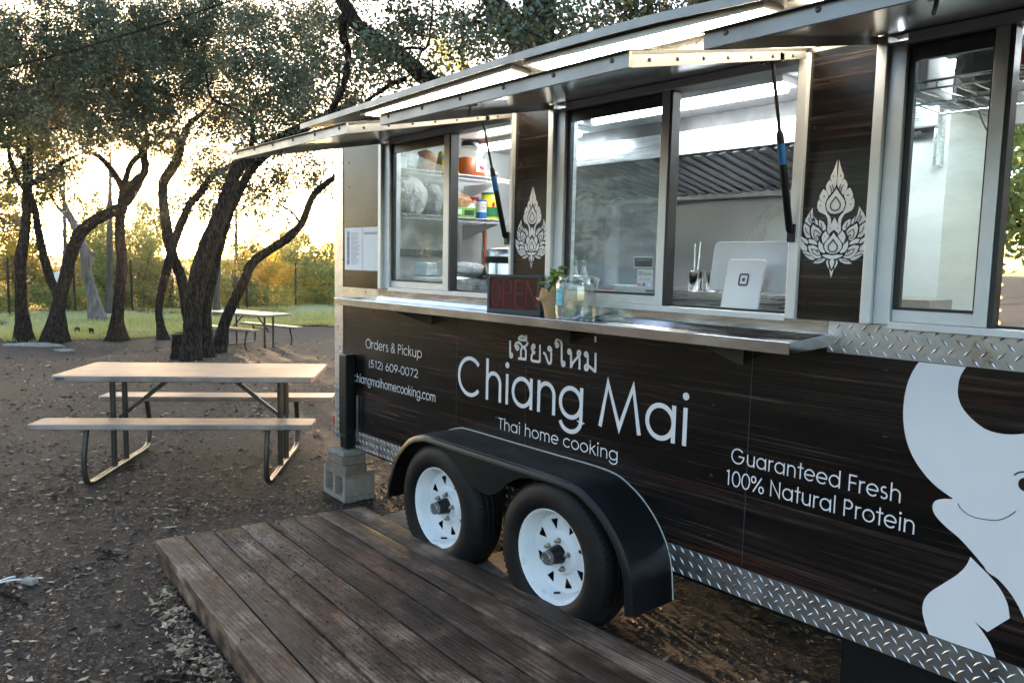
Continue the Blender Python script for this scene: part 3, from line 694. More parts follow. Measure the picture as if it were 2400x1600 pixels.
back_tree('massive dark oak trunk forking above the trailer roof', dC,
          pxs([(1620, 470, 330), (1600, 330, 310), (1640, 180, 260), (1660, 40, 230), (1640, -150, 190), (1700, -420, 140)], dC, None, **A),
          [pxs([(1560, 380, 170), (1480, 220, 165), (1370, 60, 150), (1280, -120, 130), (1200, -400, 100)], dC, [0, -.1, -.1, -.1, 0], **A),
           pxs([(1320, 200, 30), (1240, 150, 24), (1170, 160, 18), (1110, 60, 12)], dC, None, **A)],
          [blob(1130, 40, 50, 50, dC), blob(1330, 60, 80, 55, dC - .3), blob(1420, 50, 75, 50, dC + .5), blob(1490, 20, 80, 40, dC + .4), blob(1560, 20, 80, 36, dC + .5), blob(1680, -10, 80, 30, dC + .5), blob(1200, 90, 40, 36, dC - .5),
           blob(1290, 95, 34, 28, dC - .6), blob(1120, 100, 28, 26, dC + .6), blob(1400, -110, 200, 90, dC), blob(1700, -120, 200, 90, dC), blob(1100, -100, 120, 80, dC), blob(1900, -120, 160, 90, dC)], 1262, 0.75)
pD = at(1790, 500, 9.5)
tree('oak_tree', 'oak trunk half hidden behind the right end of the roof visor', pD,
     [[(pD[0], pD[1], 0, .24), (pD[0], pD[1], 2.2, .2), tuple(at(1650, 20, 9.5)) + (.17,), tuple(at(1640, -200, 9.5)) + (.14,)]], [],
     [blob(1600, 40, 60, 26, 9.5), blob(1760, -40, 120, 50, 9.5)], dens=0.7, group='large oaks behind the trailer')

# thin pale trunks and the dead trunk on the lawn
def pale(label, x, ytop, w0, w1, base_y, foliage=None, bend=0, lm='olive_leaves'):
    bb, dd = base_of(x / 2.904, 350 + base_y / 2.904)
    st = pxs([(x, base_y, w0), (x + bend * .3, (base_y * 2 + ytop) / 3, w0 * .9), (x + bend * .8, (base_y + 2 * ytop) / 3, (w0 + w1) / 2), (x + bend, ytop, w1), (x + bend * 1.4, ytop - 220, w1 * .7), (x + bend * 1.2, ytop - 420, w1 * .4)], dd)
    tree('young_tree', label, bb, [st], [], [blob(px, py, rx, ry, dd + k) for px, py, rx, ry, k in (foliage or [])], 'pale_bark', lm, 0.085, 0.04, 0.6, 'pale young trees on the lawn', sub_r=0.3)
pale('pale straight trunk just left of the sun-lit oak', 742, 420, 44, 34, 1122, [(255, 150, 60, 50, 0), (300, 110, 60, 60, 1)], 6)
pale('pale thin trunk rising behind the dead grey trunk', 455, 560, 34, 26, 1090, [(150, 250, 60, 50, 0), (130, 430, 30, 26, 0)], -14)
pale('pale trunk standing behind the distant picnic table', 1475, 760, 46, 36, 1135, [(520, 430, 44, 44, 0), (505, 520, 26, 30, 0)], 8)
pale('forked pale sapling right of the distant table', 1612, 700, 30, 24, 1092, [(555, 500, 30, 40, 0), (575, 430, 44, 40, 1), (600, 540, 22, 20, 0)], -4)
bb, dd = base_of(228, 750)
tree('dead_tree', 'bare grey dead trunk twisting left on the lawn', bb,
     [pxs([(668, 1155, 92), (632, 1000, 76), (592, 850, 66), (590, 730, 78), (555, 640, 58), (520, 560, 42), (470, 470, 30), (420, 420, 24), (370, 365, 14)], dd)],
     [pxs([(545, 620, 46), (520, 530, 36), (470, 430, 30), (440, 360, 24), (400, 250, 12)], dd + .1), pxs([(600, 730, 40), (640, 705, 22), (640, 725, 8)], dd)], [], 'dead_wood')
for x, y, w, h, lab in ((525, 1245, 30, 34, 'left of the two short dark stumps at the lawn edge'), (622, 1255, 34, 36, 'right of the two short dark stumps at the lawn edge')):
    p, dd = base_of(x / 2.904, 350 + y / 2.904); k = dd / F_PX / 2.904
    m = MB(); m.lathe([(w * k * .62, -.05), (w * k * .5, h * k * .6), (w * k * .42, h * k), (0.0001, h * k * 1.03)], 9, tuple(p))
    for i in range(len(m.v)): m.v[i] = tuple(np.array(m.v[i]) + rg.normal(size=3) * .012)
    tag(m.build('tree_stump', 'oak_bark', smooth=True), lab, 'stump')
p, dd = base_of(1215 / 2.904, 350 + 1425 / 2.904); k = dd / F_PX / 2.904
st = thing('tree_stump', 'sawn-off stump joined to the thickest leaning oak', 'stump', tuple(p))
m = MB(); m.lathe([(62 * k, -.05), (48 * k, 40 * k), (44 * k, 100 * k), (42 * k, 165 * k)], 12, tuple(p))
for i in range(12, len(m.v)): m.v[i] = tuple(np.array(m.v[i]) + rg.normal(size=3) * .014)
m.build('bark', 'oak_bark', st, smooth=True)
MB().lathe([(40 * k, 165 * k + .012), (0.001, 165 * k + .02)], 12, tuple(p)).build('cut_face', 'cut_wood', st)
# flat pale rock at the twin oak's foot, smaller slabs near it
def rock(px, py, w, dpt, h, lab):
    p = on_ground(px, py); m = MB(); n = 16
    prof = [(1.0, -.05), (1.02, h * .4), (0.86, h * .85), (0.5, h), (0.001, h * 1.02)]
    m.lathe(prof, n, (0, 0, 0))
    u = np.array([RT[0], RT[1], 0]); u /= np.linalg.norm(u); v = np.array([-u[1], u[0], 0])
    for i, q in enumerate(m.v):
        a = math.atan2(q[1], q[0]); rr = 1 + .16 * math.sin(3 * a + px) + .1 * math.sin(5 * a + 1)
        m.v[i] = tuple(p + u * q[0] * w * rr + v * q[1] * dpt * rr + np.array([0, 0, q[2] + rng.uniform(-.01, .01)]))
    tag(m.build('flat_rock', 'limestone', smooth=True), lab, 'rock')
rock(78, 812, .58, .28, .07, 'flat pale rock slab at the foot of the twin oak')
rock(326, 786, .17, .12, .06, 'small pale rock beside the straight oak')
rock(150, 822, .2, .1, .03, 'thin buried slab right of the flat pale rock')
print('crown leaves', LEAVES)

# ================================================================== fence and the growth behind it
fl = [(18, 706), (173, 724), (308, 736), (578, 726), (693, 742)]
A0 = np.array([-29.5, 2.0, 0.0]); fd = np.array([0.02, 1.0, 0]); fd /= np.linalg.norm(fd)
ft = thing('wire_fence', 'black wire fence with slim posts beyond the lawn', 'fence', tuple(A0 - fd * 4))
for x, y in fl:
    d = ray(x, 640); t = (-29.5 - CAM[0]) / d[0]; q = CAM + d * t
    MB().tube([(q[0], q[1], -.5), (q[0], q[1], 1.45)], .036, 8).build('post', 'black_paint', ft)
mw = MB()
for z in (-.25, .55, 1.40):
    mw.tube([(-29.52, -6, z), (-29.52, 22, z)], .004, 4)
for yy in np.arange(-6, 22, .28): mw.tube([(-29.52, yy, -.3), (-29.52, yy, 1.4)], .0022, 3, False)
tag(mw.build('wire_mesh', 'black_paint', ft), kind='stuff')
d = ray(135, 655); q = CAM + d * ((-29.45 - CAM[0]) / d[0])
m = MB(); m.box(q[0] - .01, q[0] + .01, q[1] - .17, q[1] + .17, q[2] - .25, q[2] + .25)
tag(m.build('fence_sign', 'white_plastic'), 'small blank white sign hung on the wire fence', 'sign')

def shrub(name, label, px, ytop, wpx, x_near, mat, dens=1.3, L=0.11, Wd=0.055, grp=None, lift=0.0, stem=True, ybot=None, cat='shrub', sub=0.34, per=60):
    x_world = x_near - 3.2
    d = ray(px, ytop); t = (x_world - CAM[0]) / d[0]; q = CAM + d * t; k = t / F_PX
    h = q[2]; r = wpx * k * 1.25; z0 = lift - .36
    o = thing(name, label, cat, (q[0], q[1], -.36), group=grp)
    if stem:
        for i in range(3):
            a = rng.uniform(0, 6.28); e = (q[0] + math.cos(a) * r * .5, q[1] + math.sin(a) * r * .5, h * .75)
            wood(o, 'stem', [(q[0] + .1 * math.cos(a), q[1] + .1 * math.sin(a), -.5, .05 + .012 * h), (q[0] + .25 * (e[0] - q[0]), q[1] + .3 * (e[1] - q[1]), h * .35, .04 + .006 * h), e + (.015,)], 'pale_bark', n=6, k=3)
    bl = []
    nb = 4 if h > 2.5 else 3
    for i in range(nb):
        f = (i + .5) / nb; zz = z0 + (h - z0) * f
        rr = r * (1 - .55 * abs(f - .42) * 1.4)
        bl.append((q[0] + rng.uniform(-.3, .3) * r, q[1] + rng.uniform(-.3, .3) * r, zz, rr, rr, (h - z0) / nb * .75))
    crown(o, bl, mat, L, Wd, dens, 'foliage', sub, 'pale_bark', 0.5, per)
    return o
GS = 'growth along the far side of the fence'
rows = [  # px, top y, half width px, distance plane, leaves
    (-60, 440, 90, -30, 'shrub_leaves', 'tall green tree filling the left edge behind the fence', 'tree'),
    (55, 500, 60, -29, 'olive_leaves', 'olive shrub behind the fence at the leftmost post', 'shrub'),
    (120, 640, 55, -28, 'shrub_leaves', 'low dark shrub under the small white fence sign', 'shrub'),
    (205, 450, 66, -31, 'olive_leaves', 'yellow-green young tree behind the dead grey trunk', 'tree'),
    (240, 530, 50, -28.5, 'shrub_leaves', 'bright green shrub between the dead trunk and the pale trunk', 'shrub'),
    (330, 545, 56, -29, 'shrub_leaves', 'green shrub behind the fence right of the sun', 'shrub'),
    (345, 470, 54, -32, 'olive_leaves', 'golden backlit small tree right of the sun', 'tree'),
    (400, 630, 40, -28, 'olive_leaves', 'yellow-green shrub seen between the crossing oak stems', 'shrub'),
    (545, 590, 50, -28.5, 'shrub_leaves', 'pale green shrub behind the distant picnic table', 'shrub'),
    (620, 570, 55, -29, 'gold_leaves', 'large yellow shrub glowing beyond the distant table', 'shrub'),
    (690, 545, 60, -31, 'shrub_leaves', 'tall light green shrub beyond the fence', 'shrub'),
    (770, 575, 60, -28.5, 'shrub_leaves', 'green shrub next to the trailer corner beyond the fence', 'shrub'),
    (665, 525, 36, -36, 'olive_leaves', 'far slim tree rising above the yellow shrub', 'tree'),
    (505, 580, 40, -33, 'olive_leaves', 'far olive tree left of the distant table', 'tree'),
    (740, 650, 46, -27.6, 'gold_leaves', 'low golden shrub at the trailer corner', 'shrub'),
    (455, 610, 40, -30, 'shrub_leaves', 'green shrub behind the thickest leaning oak', 'shrub'),
    (860, 590, 80, -31, 'shrub_leaves', 'green tree mostly hidden by the trailer', 'tree'),
    (280, 640, 40, -27.8, 'olive_leaves', 'low olive shrub at the foot of the fence under the sun', 'shrub'),
]
for px, yt, w, xw, lm, lab, ct in rows:
    shrub('shrub' if ct == 'shrub' else 'small_tree', lab, px, yt, w, xw, lm, grp=GS, cat=ct)
# undergrowth at the fence foot, one continuous mass
bl = [(-30.5 + rng.uniform(-.5, .5), y, .0, .8, .8, .5) for y in np.arange(-5, 20, .9)]
o = thing('undergrowth', 'low dark undergrowth along the foot of the fence', 'undergrowth', (-30.5, 6, -.36)); o['kind'] = 'stuff'
crown(o, bl, 'shrub_leaves', .1, .05, .8, 'foliage', .3, 'pale_bark', .38, 50)
# light tree seen above the trailer roof
pE = at(1080, 300, 16)
tree('small_tree', 'light leafy tree showing above the roof visor', pE, [[(pE[0], pE[1], 0, .12), (pE[0], pE[1], 2.5, .09), tuple(at(1085, 120, 16)) + (.04,), tuple(at(1080, 60, 16)) + (.02,)]], [],
     [blob(1060, 180, 46, 50, 16), blob(1095, 140, 30, 50, 16.5), blob(1030, 130, 30, 40, 16), blob(1110, 200, 34, 26, 16), blob(1080, 300, 60, 60, 16)], 'pale_bark', 'shrub_leaves', .075, .036, .55, sub_r=.28)
# overhead cable
pa, pb = at(-40, 172, 6.0), at(560, -8, 6.6)
pm_ = (pa + pb) / 2 - np.array([0, 0, .035])
cab = spline([pa, (pa + pm_) / 2 - np.array([0, 0, .012]), pm_, (pb + pm_) / 2 - np.array([0, 0, .012]), pb + (pb - pa) * .25], 10)
m = MB()
for ph in (0, math.pi):
    m.tube([np.array(p) + .005 * (RT * math.cos(i * 1.1 + ph) + UP * math.sin(i * 1.1 + ph)) for i, p in enumerate(cab)], .0045, 5)
tag(m.build('overhead_cable', 'oak_bark'), 'twisted thin cable strung through the upper left oak leaves', 'cable')

# wood on the far side of the yard, behind the photographer: seen only as a dark edge in the glass
c_ = []; t_ = []
for i in range(46):
    cx, cy = -62 + i * 2.1 + rng.uniform(-.6, .6), -27 + rng.uniform(-2.5, 2.5); hgt_ = rng.uniform(5.5, 9.5); k = 1300
    u = rg.normal(size=(k, 3)); u /= np.linalg.norm(u, axis=1)[:, None]; u *= rg.uniform(.5, 1.0, k)[:, None]
    c_.append(np.array([cx, cy, hgt_ * .5]) + u * np.array([2.0, 1.6, hgt_ * .5])); t_.append(np.clip(rg.normal(.45, .2, k), 0, 1))
P_ = np.concatenate(c_); o = quads('tree_line', leaf_quads(rg, P_, .27, .17, .1), 'oak_leaves', None, np.concatenate(t_))
tag(o, 'distant wood on the far side of the yard', 'wood', kind='stuff')

# ================================================================== stroke lettering (geometric sans)
def arc(cx, cy, rx, ry, a0, a1, n=None):
    n = n or max(6, int(abs(a1 - a0) / 11))
    return [(cx + rx * math.cos(RAD(a0 + (a1 - a0) * k / n)), cy + ry * math.sin(RAD(a0 + (a1 - a0) * k / n))) for k in range(n + 1)]
_r0, _cy = .237, .270
def bowl(cx): return arc(cx, _cy, _r0, _r0, 0, 360)
GLY = {
 'o': ([bowl(.30)], .60), 'a': ([bowl(.30), [(.537, .54), (.537, 0)]], .63), 'd': ([bowl(.30), [(.537, .76), (.537, 0)]], .63),
 'p': ([bowl(.34), [(.103, .54), (.103, -.2)]], .64), 'c': ([arc(.30, _cy, _r0, _r0, 42, 318)], .55),
 'e': ([arc(.30, _cy, _r0, _r0, 0, 318), [(.063, .27), (.537, .27)]], .60),
 'g': ([bowl(.30), [(.537, .54), (.537, .0)] + arc(.30, .0, .237, .2, 0, -165)], .63),
 'h': ([[(.10, .76), (.10, 0)], arc(.285, .32, .185, .187, 180, 0) + [(.47, 0)]], .56),
 'n': ([[(.10, .54), (.10, 0)], arc(.285, .32, .185, .187, 180, 0) + [(.47, 0)]], .56),
 'm': ([[(.10, .54), (.10, 0)], arc(.26, .345, .16, .162, 180, 0) + [(.42, 0)], arc(.58, .345, .16, .162, 180, 0) + [(.74, 0)]], .83),
 'u': ([[(.10, .54), (.10, .22)] + arc(.285, .22, .185, .187, 180, 360) + [(.47, .54)], [(.47, .5), (.47, 0)]], .56),
 'i': ([[(.10, .54), (.10, 0)], 'dot'], .20), 'l': ([[(.10, .76), (.10, 0)]], .20),
 'k': ([[(.10, .76), (.10, 0)], [(.42, .54), (.12, .27)], [(.20, .33), (.46, 0)]], .49),
 'r': ([[(.10, .54), (.10, 0)], arc(.27, .34, .17, .167, 180, 70)], .36), 't': ([[(.18, .72), (.18, 0)], [(.03, .51), (.33, .51)]], .34),
 's': ([arc(.20, .39, .115, .117, 50, 250, 12) + arc(.20, .155, .13, .122, 80, -150, 14)], .40),
 'C': ([arc(.39, .36, .345, .345, 42, 318)], .80), 'G': ([arc(.39, .36, .345, .345, 40, 360) + [(.44, .36)]], .85),
 'O': ([arc(.39, .36, .345, .345, 0, 360)], .78), 'T': ([[(.02, .685), (.44, .685)], [(.23, .685), (.23, 0)]], .46),
 'F': ([[(.10, 0), (.10, .685), (.43, .685)], [(.10, .38), (.41, .38)]], .47), 'N': ([[(.10, 0), (.10, .70), (.56, .02), (.56, .72)]], .68),
 'M': ([[(.06, 0), (.20, .70), (.45, .04), (.70, .70), (.84, 0)]], .92), 'P': ([[(.10, 0), (.10, .685), (.27, .685)] + arc(.27, .515, .175, .17, 90, -90) + [(.10, .345)]], .53),
 '0': ([arc(.275, .36, .215, .345, 0, 360)], .55), '1': ([[(.14, .64), (.26, .69), (.26, 0)]], .42),
 '2': ([arc(.27, .50, .19, .19, 165, -35) + [(.08, .035), (.49, .035)]], .55), '5': ([[(.44, .685), (.20, .685), (.14, .40)] + arc(.265, .225, .195, .195, 130, -155)], .55),
 '6': ([arc(.275, .225, .20, .195, 0, 360), [(.10, .32), (.33, .71)]], .55), '7': ([[(.08, .685), (.46, .685), (.18, 0)]], .52),
 '9': ([arc(.275, .495, .20, .195, 0, 360), [(.45, .40), (.22, .01)]], .55), '-': ([[(.05, .24), (.25, .24)]], .30),
 '(': ([arc(.42, .30, .30, .56, 140, 220)], .26), ')': ([arc(-.17, .30, .30, .56, -40, 40)], .26), '.': (['low'], .18), ' ': ([], .26),
 '%': ([arc(.16, .55, .12, .14, 0, 360), arc(.60, .15, .12, .14, 0, 360), [(.60, .70), (.16, 0)]], .76),
 '&': ([[(.56, 0), (.19, .47)] + arc(.31, .575, .135, .12, 215, -20, 10) + [(.38, .44), (.20, .36)] + arc(.235, .185, .165, .16, 110, 330, 12) + [(.52, .33)]], .62),
}
def ribbon(m, pts, w, y, th=.0008, closed=False):
    P = [np.array(p, float) for p in pts]; n = len(P)
    if closed or np.linalg.norm(P[0] - P[-1]) < 1e-6: P = P[:-1] if np.linalg.norm(P[0] - P[-1]) < 1e-6 else P; closed = True; n = len(P)
    Lp, Rp = [], []
    for i in range(n):
        a = P[i - 1] if (i or closed) else None; b_ = P[(i + 1) % n] if (i < n - 1 or closed) else None
        d1 = (P[i] - a) if a is not None else (b_ - P[i]); d2 = (b_ - P[i]) if b_ is not None else d1
        d1 = d1 / (np.linalg.norm(d1) + 1e-9); d2 = d2 / (np.linalg.norm(d2) + 1e-9)
        t = d1 + d2; t /= (np.linalg.norm(t) + 1e-9); nn = np.array([-t[1], t[0]])
        k = w / 2 / max(.38, abs(np.dot(nn, np.array([-d1[1], d1[0]]))))
        Lp.append(P[i] + nn * k); Rp.append(P[i] - nn * k)
    b0 = len(m.v)
    for q in Lp: m.v.append((q[0], y, q[1]))
    for q in Rp: m.v.append((q[0], y, q[1]))
    for i in range(n if closed else n - 1):
        j = (i + 1) % n; m.f.append((b0 + i, b0 + j, b0 + n + j, b0 + n + i)); m.mi.append(0)
def write(txt, xl, xr, zb, cap, parent, y, w=.062, name='lettering'):
    """one printed line: left and right ends, baseline and cap height (scaled 0.72)"""
    tot = sum(GLY[c][1] for c in txt) - .10; sz = cap / .72; sx = (xr - xl) / tot; cx = -.05
    for c in txt:
        m = MB()
        for ns, s in enumerate(GLY[c][0]):
            yy = y - .0004 * ns
            if s in ('dot', 'low'):
                h = .70 if s == 'dot' else .045
                m.add([(xl + (cx + .10 + .055 * math.cos(a)) * sx, yy, zb + (h + .055 * math.sin(a)) * sz) for a in np.linspace(0, 2 * math.pi, 15)[:-1]], [tuple(range(14))])
            else:
                ribbon(m, [(xl + (cx + p[0]) * sx, zb + p[1] * sz) for p in s], w * (sx + sz) / 2, yy)
        if m.v: m.build('letter', 'vinyl_white', parent)
        cx += GLY[c][1]
def ftext(txt, size, mat, origin, ux, uz, name='print', parent=None, align='CENTER'):
    """small print with the built-in typeface, laid in the plane spanned by ux and uz"""
    cu = bpy.data.curves.new('t', 'FONT'); cu.body = txt; cu.size = size; cu.align_x = align; cu.align_y = 'CENTER'; cu.resolution_u = 2
    ob = bpy.data.objects.new('t', cu); C.objects.link(ob)
    dg = bpy.context.evaluated_depsgraph_get(); dg.update()
    me = bpy.data.meshes.new_from_object(ob.evaluated_get(dg)); bpy.data.objects.remove(ob)
    o_, ux, uz = np.array(origin, float), np.array(ux, float), np.array(uz, float)
    for v in me.vertices: v.co = Vector(o_ + ux * v.co.x + uz * v.co.y)
    me.name = name; me.materials.clear(); me.materials.append(M[mat]); o = bpy.data.objects.new(name, me); C.objects.link(o); adopt(o, parent); return o
def Wp(px, py, y=0.0): p = aty(px, py, y); return (p[0], p[2])

# ================================================================== the food trailer
X0, X1, YB = -4.667, 0.75, 2.05
T = thing('food_trailer', 'black food trailer with open serving hatches and white Thai lettering', 'food trailer', (-2.0, 1.0, 0))
OPEN = [(-4.075, -2.855), (-2.596, -1.361), (-1.131, 0.115)]; ZS, ZT = 1.418, 2.275
def part(m, name, mat, parent=T, **kw): return m.build(name, mat, parent, **kw)
part(MB().box(X0 + .01, X1, 0, .05, .376, ZS), 'side_panel', 'wood_print_wrap')
for a, b_ in ((X0 + .01, OPEN[0][0]), (OPEN[0][1], OPEN[1][0]), (OPEN[1][1], OPEN[2][0]), (OPEN[2][1], X1)):
    part(MB().box(a, b_, 0, .05, ZS + .001, ZT + .02), 'window_pillar', 'wood_print_wrap')
part(MB().box(X0 + .01, X1, 0, .05, ZT + .021, 2.45), 'header_panel', 'alu_dull')
part(MB().box(X0, X0 + .045, .0, YB, .376, 2.45), 'end_wall', ['white_interior'])
part(MB().box(X1 - .05, X1, .051, YB - .051, .376, 2.45), 'end_wall', 'white_interior')
DOOR = (-1.38, -0.45)
m = MB(); m.box(X0 + .046, DOOR[0], YB - .05, YB, .376, 2.449); m.box(DOOR[1], X1 - .001, YB - .05, YB, .376, 2.449); m.box(DOOR[0], DOOR[1], YB - .049, YB, 2.33, 2.449)
part(m, 'back_wall', 'white_interior')
part(MB().box(X0 + .046, X1 - .051, .051, YB - .051, .38, .50), 'floor', 'dark_steel')
part(MB().box(X0 + .046, X1 - .051, .051, YB - .051, 2.42, 2.448), 'ceiling', 'white_gloss')
part(MB().box(X0 - .012, X1 + .012, -.004, YB + .012, 2.451, 2.50), 'roof', 'alu_dull', bevel=.006)

# tread plate: raised lozenges on a sheet
def plate(name, u0, u1, v0, v1, place, th=.003, pitch=.0215, mat='tread_plate'):
    m = MB(); P = lambda u, v, h: place(u, v, h)
    m.hexa([P(u0, v0, 0), P(u1, v0, 0), P(u1, v0, th), P(u0, v0, th), P(u0, v1, 0), P(u1, v1, 0), P(u1, v1, th), P(u0, v1, th)])
    nu, nv = int((u1 - u0) / pitch), int((v1 - v0) / pitch)
    for i in range(nu):
        for j in range(nv):
            u = u0 + (i + .5) * (u1 - u0) / nu; v = v0 + (j + .5) * (v1 - v0) / nv
            if (i + j) % 2: continue
            s = 1 if j % 2 else -1; L, w = .0168, .0044
            du, dv = L * .707, s * L * .707; wu, wv = -s * w * .707, w * .707
            a, b_, c, d = P(u - du, v - dv, th), P(u + du, v + dv, th), P(u + wu, v + wv, th), P(u - wu, v - wv, th)
            t1, t2 = P(u - du * .25, v - dv * .25, th + .0022), P(u + du * .25, v + dv * .25, th + .0022)
            m.add([a, d, b_, c, t1, t2], [(0, 1, 4), (1, 5, 4), (1, 2, 5), (2, 3, 5), (3, 4, 5), (3, 0, 4)])
    return part(m, name, mat)
front = lambda u, v, h: (u, -.0005 - h, v)
plate('lower_tread_plate', X0 + .11, X1, .372, .482, front)
plate('corner_tread_plate', X0 - .002, X0 + .109, .378, 2.44, front)
plate('corner_tread_plate', .0, .11, .378, 2.44, lambda u, v, h: (X0 - .0005 - h, u, v))
plate('waist_tread_plate', -1.243, X1, 1.314, 1.416, front)
plate('waist_tread_plate', X0 + .11, -4.11, 1.314, 1.410, front)
plate('header_tread_plate', X0 + .11, X1, 2.312, 2.43, front, mat='tread_plate')
part(MB().box(X0 - .03, X0 - .006, .0, .02, .475, .535), 'side_reflector', 'reflector_red')
# dome rivets on the wrap
m = MB()
for x, z in [(-4.2 + .63 * i, zz) for i in range(8) for zz in (.56, .80, 1.06, 1.27)]:
    m.lathe([(.0075, 0), (.0065, -.002), (.0035, -.0038), (.0004, -.0043)], 8, (x + rng.uniform(-.02, .02), -.0003, z + rng.uniform(-.01, .01)), 'Y')
for x0, x1 in ((-4.5, -4.1), (-2.83, -2.62), (-1.34, -1.16)):
    for z in (1.47, 1.75, 2.05, 2.2): m.lathe([(.006, 0), (.004, -.003), (.0004, -.0035)], 8, (x0 + rng.uniform(0, .03), -.0003, z), 'Y')
tag(part(m, 'rivets', 'black_paint'), kind='stuff')
for x in (-3.30, -2.74, -1.52): part(MB().box(x, x + .0016, -.0014, -.0004, .49, 1.312), 'panel_seam', 'print_dark')

# ---- sliding windows
def window(xl, xg, xm0, xm1, xo, xr, n):
    w = MB()
    w.box(xl, xl + .032, -.030, .05, ZS, ZT + .02)                       # outer jamb
    w.box(xl + .033, xg, -.010, .07, ZS, ZT)                             # channel
    w.box(xo, xr, -.018, .07, ZS - .002, ZT + .02)                       # right jamb
    w.box(xg + .001, xo - .001, -.014, .07, ZT - .012, ZT + .02)         # head
    w.box(xg + .001, xo - .001, -.018, .07, ZS - .012, ZS + .010)        # sill
    win = part(w, 'window', 'alu_frame', bevel=.002)
    s = MB(); s.box(xg + .002, xm0 - .001, .004, .03, ZS + .011, ZS + .047); s.box(xm0, xm1 - .014, -.002, .034, ZS + .011, ZT - .013)
    part(s, 'sash', 'alu_frame', win, bevel=.0015)
    s = MB(); s.box(xm1 - .013, xm1, .000, .05, ZS + .011, ZT - .013); s.box(xg + .002, xg + .020, .006, .028, ZS + .048, ZT - .013)
    s.box(xg + .021, xm0 - .001, .006, .028, ZS + .048, ZS + .057); s.box(xg + .021, xm0 - .001, .006, .028, ZT - .022, ZT - .0135); s.box(xm0 - .006, xm0 - .001, .006, .028, ZS + .058, ZT - .023)
    s.box(xm1 + .001, xo - .001, .03, .05, ZS + .011, ZS + .018)
    part(s, 'gasket', 'gasket', win)
    part(MB().box(xg + .021, xm0 - .007, .008, .026, ZT - .062, ZT - .023), 'top_rail', 'dark_steel', win)
    part(MB().box(xg + .021, xm0 - .007, .0155, .0185, ZS + .058, ZT - .062), 'pane', 'misted_glass' if n == 1 else 'window_glass', win)
    s = MB(); s.box(xm0 + .002, xm0 + .012, .040, .056, ZS + .011, ZT - .013)
    part(s, 'slider_stile', 'steel_brushed', win)
    return win
window(-4.075, -3.980, -3.441, -3.377, -2.871, -2.853, 0)
W2 = window(-2.596, -2.508, -1.976, -1.925, -1.396, -1.360, 1)
window(-1.131, -1.048, -0.815, -0.765, 0.085, 0.117, 2)

